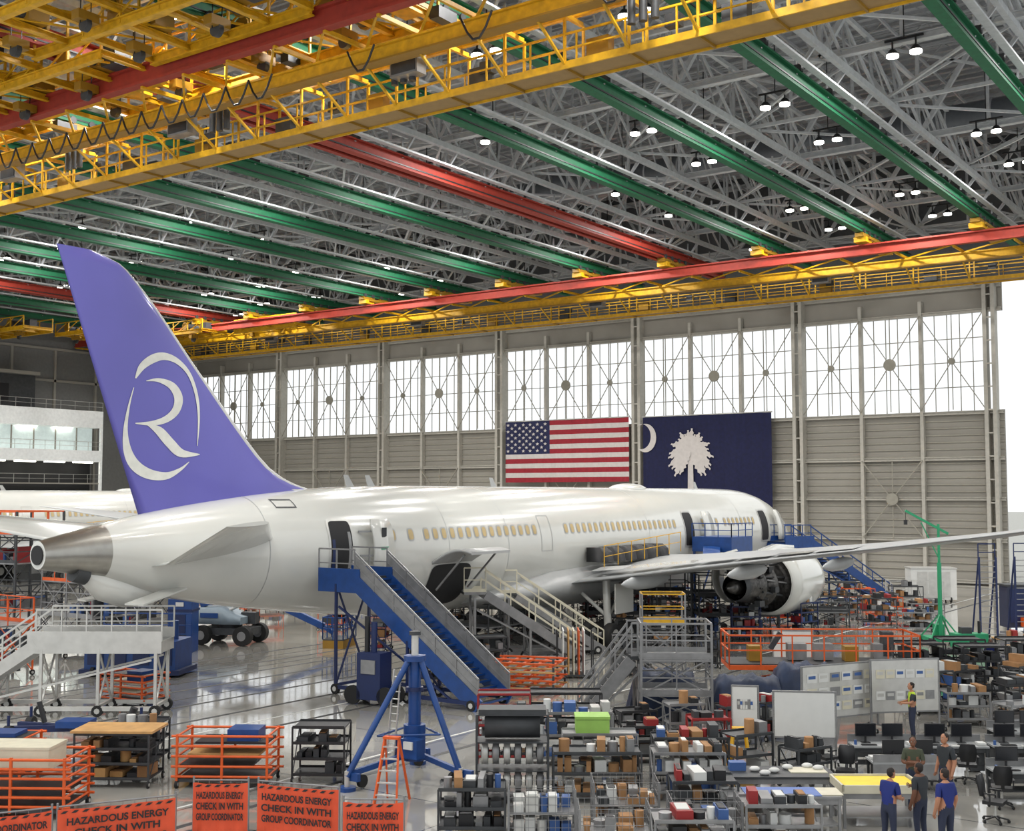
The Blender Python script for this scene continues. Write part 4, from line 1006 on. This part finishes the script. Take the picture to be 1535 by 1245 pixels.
for i,(x,y) in enumerate([(-11.3,42.4),(-9.9,43.9),(-12.9,43.9),(-9.2,41.0),(-12.4,46.2),(-10.5,47.2),(-8.8,45.6)]): shelf('parts_cart',(x,y),35+i*6,1.4,.9,1.1+.2*(i%3),3,[GREYM,BLACK,DGREY][i%3],[KCARD,KMIX,KDARK][i%3],.9,None,True,KCARD)
for i,(x,y) in enumerate([(-11.5,55),(-9.5,56.9),(-12.5,58.5),(-10.2,60.4),(-8.5,53.4),(-13.8,61.4)]): table('work_table',(x,y),35,2.2,.9,.9,[PAPER,GREYM,WOOD][i%3],lambda b,h:stuff(b,-1,1,-.3,.3,h,.4,KMIX,.7))
for i,(x,y) in enumerate([(-26.8,73.5),(-24.8,75.4),(-24.0,71.6),(-22.3,75.5),(-28.6,81.5),(-25.5,82),(-21.0,69.5),(-29.6,70.6)]): shelf('parts_cart',(x,y),35,2.0,1.1,1.1+.25*(i%3),3,[GREYM,ORANGE,DGREY][i%3],KMIX,.8,None,True,KMIX)
b=MB(); b.bx(-1.6,1.6,-.9,.9,.2,2.4,PAPER); b.bx(-1.65,1.65,-.95,.95,2.4,2.48,ALU)
for x in(-1.2,1.2):
    for y in(-.8,.8): wheelz(b,x,y,.2,.1)
for x in(-.8,0,.8): b.box((x,-.92,1.3),(.7,.03,1.8),ALU)
b.obj('supply_trailer',(-26.0,89.5,0),30)
scaffold('barrier_platform',(-26.0,85.6),30,3.6,1.6,[.6],ALU)
b=MB(); b.bx(-.8,.8,-.8,.8,.2,.4,GRNM); b.box((0,.3,.7),(.5,.4,.6),GRNM)
for x in(-.8,.8):
    for y in(-.8,.8): wheelz(b,x,y,.2,.14); b.beam((x,y,.3),(0,0,1.6),.06,.06,GRNM)
b.cyl((0,0,.4),(0,0,4.2),.11,GRNM,12); b.cyl((0,0,4),(0,0,6.2),.07,GRNM,12); b.beam((.5,0,5.7),(-1.7,0,6.9),.1,.12,GRNM); b.beam((0,0,4.4),(-.9,0,6.3),.05,.05,GRNM); b.cyl((-1.7,0,6.9),(-1.7,0,6.4),.015,BLACK,5); b.box((-1.7,0,6.3),(.15,.15,.25),BLACK)
b.obj('mobile_hoist_crane',(-18.2,64.2,0),35)
b=MB(); b.bx(-.8,.8,-.4,.4,.2,.9,GRNM); b.box((-.2,0,1.05),(.5,.5,.3),DGREY); b.cyl((.5,0,.9),(.5,0,1.5),.08,BLACK,8)
for x in(-.6,.6):
    for y in(-.4,.4): wheelz(b,x,y,.2,.12)
b.obj('green_pump_cart',(-16.2,62.0,0),35)
for x,y in((-16.6,67.5),(-15.2,69.3)):
    b=MB()
    for s in(-.45,.45): b.beam((s,0,.1),(s,0,4.4),.09,.09,DBLUE); b.beam((s,1.2,.1),(s,.1,4.2),.07,.07,DBLUE); wheelz(b,s,1.2,.12,.08); wheelz(b,s,0,.12,.08)
    for i in range(14): b.beam((-.45,0,.3+i*.3),(.45,0,.3+i*.3),.05,.04,GREYM)
    b.rail((-.45,.1,4.2),(.45,.1,4.2),.9,DBLUE,.9,.03)
    b.obj('access_ladder',(x,y,0),35)
b=MB(); b.bx(-3.2,3.2,-.6,.6,.15,2.5,mat('cabinet_navy',(38,44,66),.5)); b.bx(-3.3,3.3,-.65,.65,2.5,2.6,DGREY)
for i in range(6): b.box((-2.6+i*1.05,-.62,1.4),(.9,.04,1.9),DGREY if i%2 else DBLUE)
b.box((0,-.9,.5),(5,.5,.5),ORANGE); b.obj('storage_cabinet',(-14.6,75.2,0),35)
scaffold('scaffold_platform',(-12.8,70.6),35,4,1.8,[1.0],YELD)
shelf('parts_rack',(-28.6,77.6),35,2.6,1.2,2.0,3,DGREY,KMIX,.8)
for i,(x,y) in enumerate([(-52,60),(-56,66),(-52,74),(-60,56),(-50,82),(-64,72),(-50,52.5),(-56,80),(-70,60),(-47,88),(-40.5,70),(-41,78),(-58,52),(-66,64),(-61,84)]): shelf('parts_rack',(x,y),20*i,2.6,1.4,1.6+.3*(i%2),3,[ORANGE,DGREY,BLUE][i%3],KMIX,.8)
for i,(x,y) in enumerate([(-32.0,54.6),(-30.3,56.6),(-27.2,60.0),(-36.6,54.6),(-35.2,63.8),(-25.6,64.0),(-38.6,49.0),(-28.6,53.4),(-40.2,45.4),(-39.6,64.0)]): shelf('tool_cart',(x,y),15*i,1.5,.9,1.4+.2*(i%3),4,[DGREY,BLACK,DBLUE][i%3],KMIX,.9,None,True,KMIX)
for i,(x,y) in enumerate([(-34.6,68.5),(-30.8,74.2)]): scaffold('scaffold_platform',(x-2*i,y),0,2.6,2.2,[1.2],DGREY,load=True)

# ---------------- people ----------------
def person(loc,rz,shirt,pants,skin=SKIN,arms='down',H=1.76,bend=0,vest=None,name='worker'):
    k=H/1.76
    J={'pel':(0,0,.96,.155),'wai':(0,.0,1.1,.145),'che':(0,.01,1.32,.175),'nb':(0,0,1.46,.085),'nk':(0,.01,1.54,.06)}
    for s,n in((-1,'l'),(1,'r')):
        J['hip'+n]=(s*.1,0,.88,.105); J['kn'+n]=(s*.115,.02,.5,.072); J['an'+n]=(s*.12,-.02,.1,.05); J['to'+n]=(s*.14,.15,.045,.042)
        J['sh'+n]=(s*.185,0,1.41,.078)
        if arms=='down': J['el'+n]=(s*.25,-.03,1.13,.052); J['wr'+n]=(s*.25,.06,.88,.036)
        elif arms=='front': J['el'+n]=(s*.24,.06,1.15,.052); J['wr'+n]=(s*.12,.3,1.12,.036)
        elif arms=='cross': J['el'+n]=(s*.24,.08,1.14,.052); J['wr'+n]=(-s*.06,.22,1.18,.036)
        else: J['el'+n]=(s*.24,.08 if s>0 else -.03,1.14,.052); J['wr'+n]=(s*.16,.32,1.18,.036) if s>0 else (s*.25,.06,.88,.036)
        a,b_=Vector(J['el'+n][:3]),Vector(J['wr'+n][:3]); d=(b_-a).normalized(); p_=b_+d*.08; J['pm'+n]=(*p_,.034)
    E=[('pel','wai'),('wai','che'),('che','nb'),('nb','nk')]
    for n in'lr': E+=[('pel','hip'+n),('hip'+n,'kn'+n),('kn'+n,'an'+n),('an'+n,'to'+n),('che','sh'+n),('sh'+n,'el'+n),('el'+n,'wr'+n),('wr'+n,'pm'+n)]
    keys=list(J); B=R(bend)
    def bd(x,y,z):
        if z>.96 and B: 
            dz=z-.96; return (x,y*math.cos(B)+dz*math.sin(B),.96+dz*math.cos(B)-y*math.sin(B))
        return (x,y,z)
    me=bpy.data.meshes.new('tmp'); me.from_pydata([bd(*J[q][:3]) for q in keys],[(keys.index(a),keys.index(b_)) for a,b_ in E],[])
    ob=bpy.data.objects.new('tmp',me); sc.collection.objects.link(ob)
    md=ob.modifiers.new('s','SKIN'); ss=ob.modifiers.new('u','SUBSURF'); ss.levels=2; ss.render_levels=2
    for i,q in enumerate(keys):
        r_=J[q][3]; me.skin_vertices[0].data[i].radius=(r_*(1.15 if q in('che','wai','pel') else 1),r_*(.8 if q in('che','wai','pel') else 1))
    me.skin_vertices[0].data[0].use_root=True
    dg=bpy.context.evaluated_depsgraph_get(); ev=bpy.data.meshes.new_from_object(ob.evaluated_get(dg)); bpy.data.objects.remove(ob)
    b=MB(); vs=[v.co.copy() for v in ev.vertices]; seg=[(Vector(bd(*J[a][:3])),Vector(bd(*J[c_][:3])),a,c_) for a,c_ in E]
    grp={}
    for f_ in ev.polygons:
        c_=sum((vs[i] for i in f_.vertices),Vector())/len(f_.vertices); best=None;bd_=9
        for p_,q_,a,e in seg:
            L2=(q_-p_).length_squared or 1e-6; t_=max(0,min(1,(c_-p_).dot(q_-p_)/L2)); dd=(c_-(p_+(q_-p_)*t_)).length
            if dd<bd_: bd_=dd;best=(a[:2],e[:2],t_)
        a,e,t_=best
        mm=shirt
        if a in('hi','kn') or (a=='pe' and e=='hi') : mm=pants
        if a=='an' : mm=SHOE
        if (a=='pe' and e=='wa' and t_<.15): mm=pants
        if a=='sh' and t_>.75: mm=skin
        if a in('el','wr'): mm=skin
        if a=='nb' and t_>.15: mm=skin
        if vest and a in('pe','wa','ch') and mm is shirt: mm=vest
        grp.setdefault(mm,[]).append(tuple(f_.vertices))
    o_=len(b.v); b.v.extend([tuple(v) for v in vs])
    for mm,ff in grp.items():
        i0=b.mi(mm)
        for f_ in ff: b.f.append([q+o_ for q in f_]); b.m.append(i0); b.sm.append(True)
    hc=Vector(bd(0,.025,1.645)); rings=[];
    for z,rx,ry,oy in((-.115,.03,.035,.03),(-.1,.05,.06,.03),(-.06,.066,.085,.015),(-.02,.073,.095,.005),(.03,.077,.1,0),(.07,.07,.092,-.004),(.1,.05,.065,-.006),(.115,.02,.03,-.006)):
        rings.append([(hc.x+rx*math.cos(t_),hc.y+oy+ry*math.sin(t_),hc.z+z) for t_ in[2*math.pi*i/16 for i in range(16)]])
    b.loft(rings,skin)
    b.loft([[(hc.x+rx*1.06*math.cos(t_),hc.y-.012+ry*1.05*math.sin(t_)*(1 if math.sin(t_)<0 else .86),hc.z+z) for t_ in[2*math.pi*i/16 for i in range(16)]] for z,rx,ry in((.03,.077,.1),(.07,.073,.095),(.1,.055,.07),(.122,.02,.03))],HAIR)
    b.sphere((hc.x,hc.y-.035,hc.z+.0),.075,HAIR,(1,1,1.1),12,8)
    b.add([hc+Vector(q) for q in((-.013,.09,.01),(.013,.09,.01),(.018,.1,-.03),(-.018,.1,-.03),(0,.125,-.025))],[(0,1,4),(1,2,4),(2,3,4),(3,0,4)],skin)
    for s in(-1,1):
        b.sphere(hc+Vector((s*.03,.085,.005)),.012,PAPER,n=8,k=5); b.sphere(hc+Vector((s*.03,.094,.005)),.006,BLACK,n=6,k=4); b.sphere(hc+Vector((s*.078,0,-.01)),.025,skin,(.4,.8,1.2),8,6)
        b.box(hc+Vector((s*.03,.092,.025)),(.03,.01,.006),HAIR)
    b.box(hc+Vector((0,.092,-.058)),(.045,.012,.01),mat('lips',(140,80,72),.6))
    for s,n in((-1,'l'),(1,'r')):
        w_=Vector(bd(*J['wr'+n][:3]));p_=Vector(bd(*J['pm'+n][:3])); d=(p_-w_).normalized(); sd=d.cross(Vector((1,0,0)) if abs(d.x)<.7 else Vector((0,0,1))).normalized(); up=d.cross(sd)
        for i,L_ in enumerate((.065,.075,.07,.055)):
            q=p_+sd*(.027-.018*i)*1.2; c1=q+d*L_*.55-up*.008; c2=c1+d*L_*.45-up*.02
            b.cyl(q,c1,.0095,skin,6,.0085); b.cyl(c1,c2,.0085,skin,6,.006)
        q=p_-d*.03+sd*.03; c1=q+sd*.025+d*.02; b.cyl(q,c1,.011,skin,6,.01); b.cyl(c1,c1+d*.03,.01,skin,6,.007)
    o=b.obj(name,(*loc,0),rz); o.scale=(k,k,k); return o
person((-8.75,26.6),-20,SH_BLUE,JEANS,SKIN,'front',1.74,8)
person((-8.3,27.4),70,SH_DK,JEANS,SKIN2,'one',1.76)
person((-7.6,26.9),60,SH_BLUE,JEANS,SKIN,'down',1.82)
person((-9.3,30.2),200,SH_GRN,JEANS,SKIN2,'cross',1.78)
person((-8.65,30.7),150,SH_DK,JEANS,SKIN,'down',1.85)
person((-12.0,39.0),120,SH_DK,JEANS,SKIN,'front',1.75,0,LIME)
person((-29.2,79.4),-60,BIN,JEANS,SKIN,'one',1.78)
person((-29.0,72.6),150,SH_DK,JEANS,SKIN,'front',1.75,25)
person((-12.9,52.6),200,SH_BLUE,JEANS,SKIN2,'front',1.75)

# ---------------- light / camera ----------------
w=bpy.data.worlds.new('daylight'); sc.world=w; w.use_nodes=True
bg=w.node_tree.nodes['Background']; bg.inputs['Color'].default_value=(.95,.98,1,1); bg.inputs['Strength'].default_value=1.2
cam=bpy.data.cameras.new('camera'); cam.sensor_width=36; cam.lens=1800/1535*36; cam.clip_end=1500
co=bpy.data.objects.new('camera',cam); sc.collection.objects.link(co); co.location=(0,0,7.7); co.rotation_euler=(R(93.8),0,R(35.3)); sc.camera=co
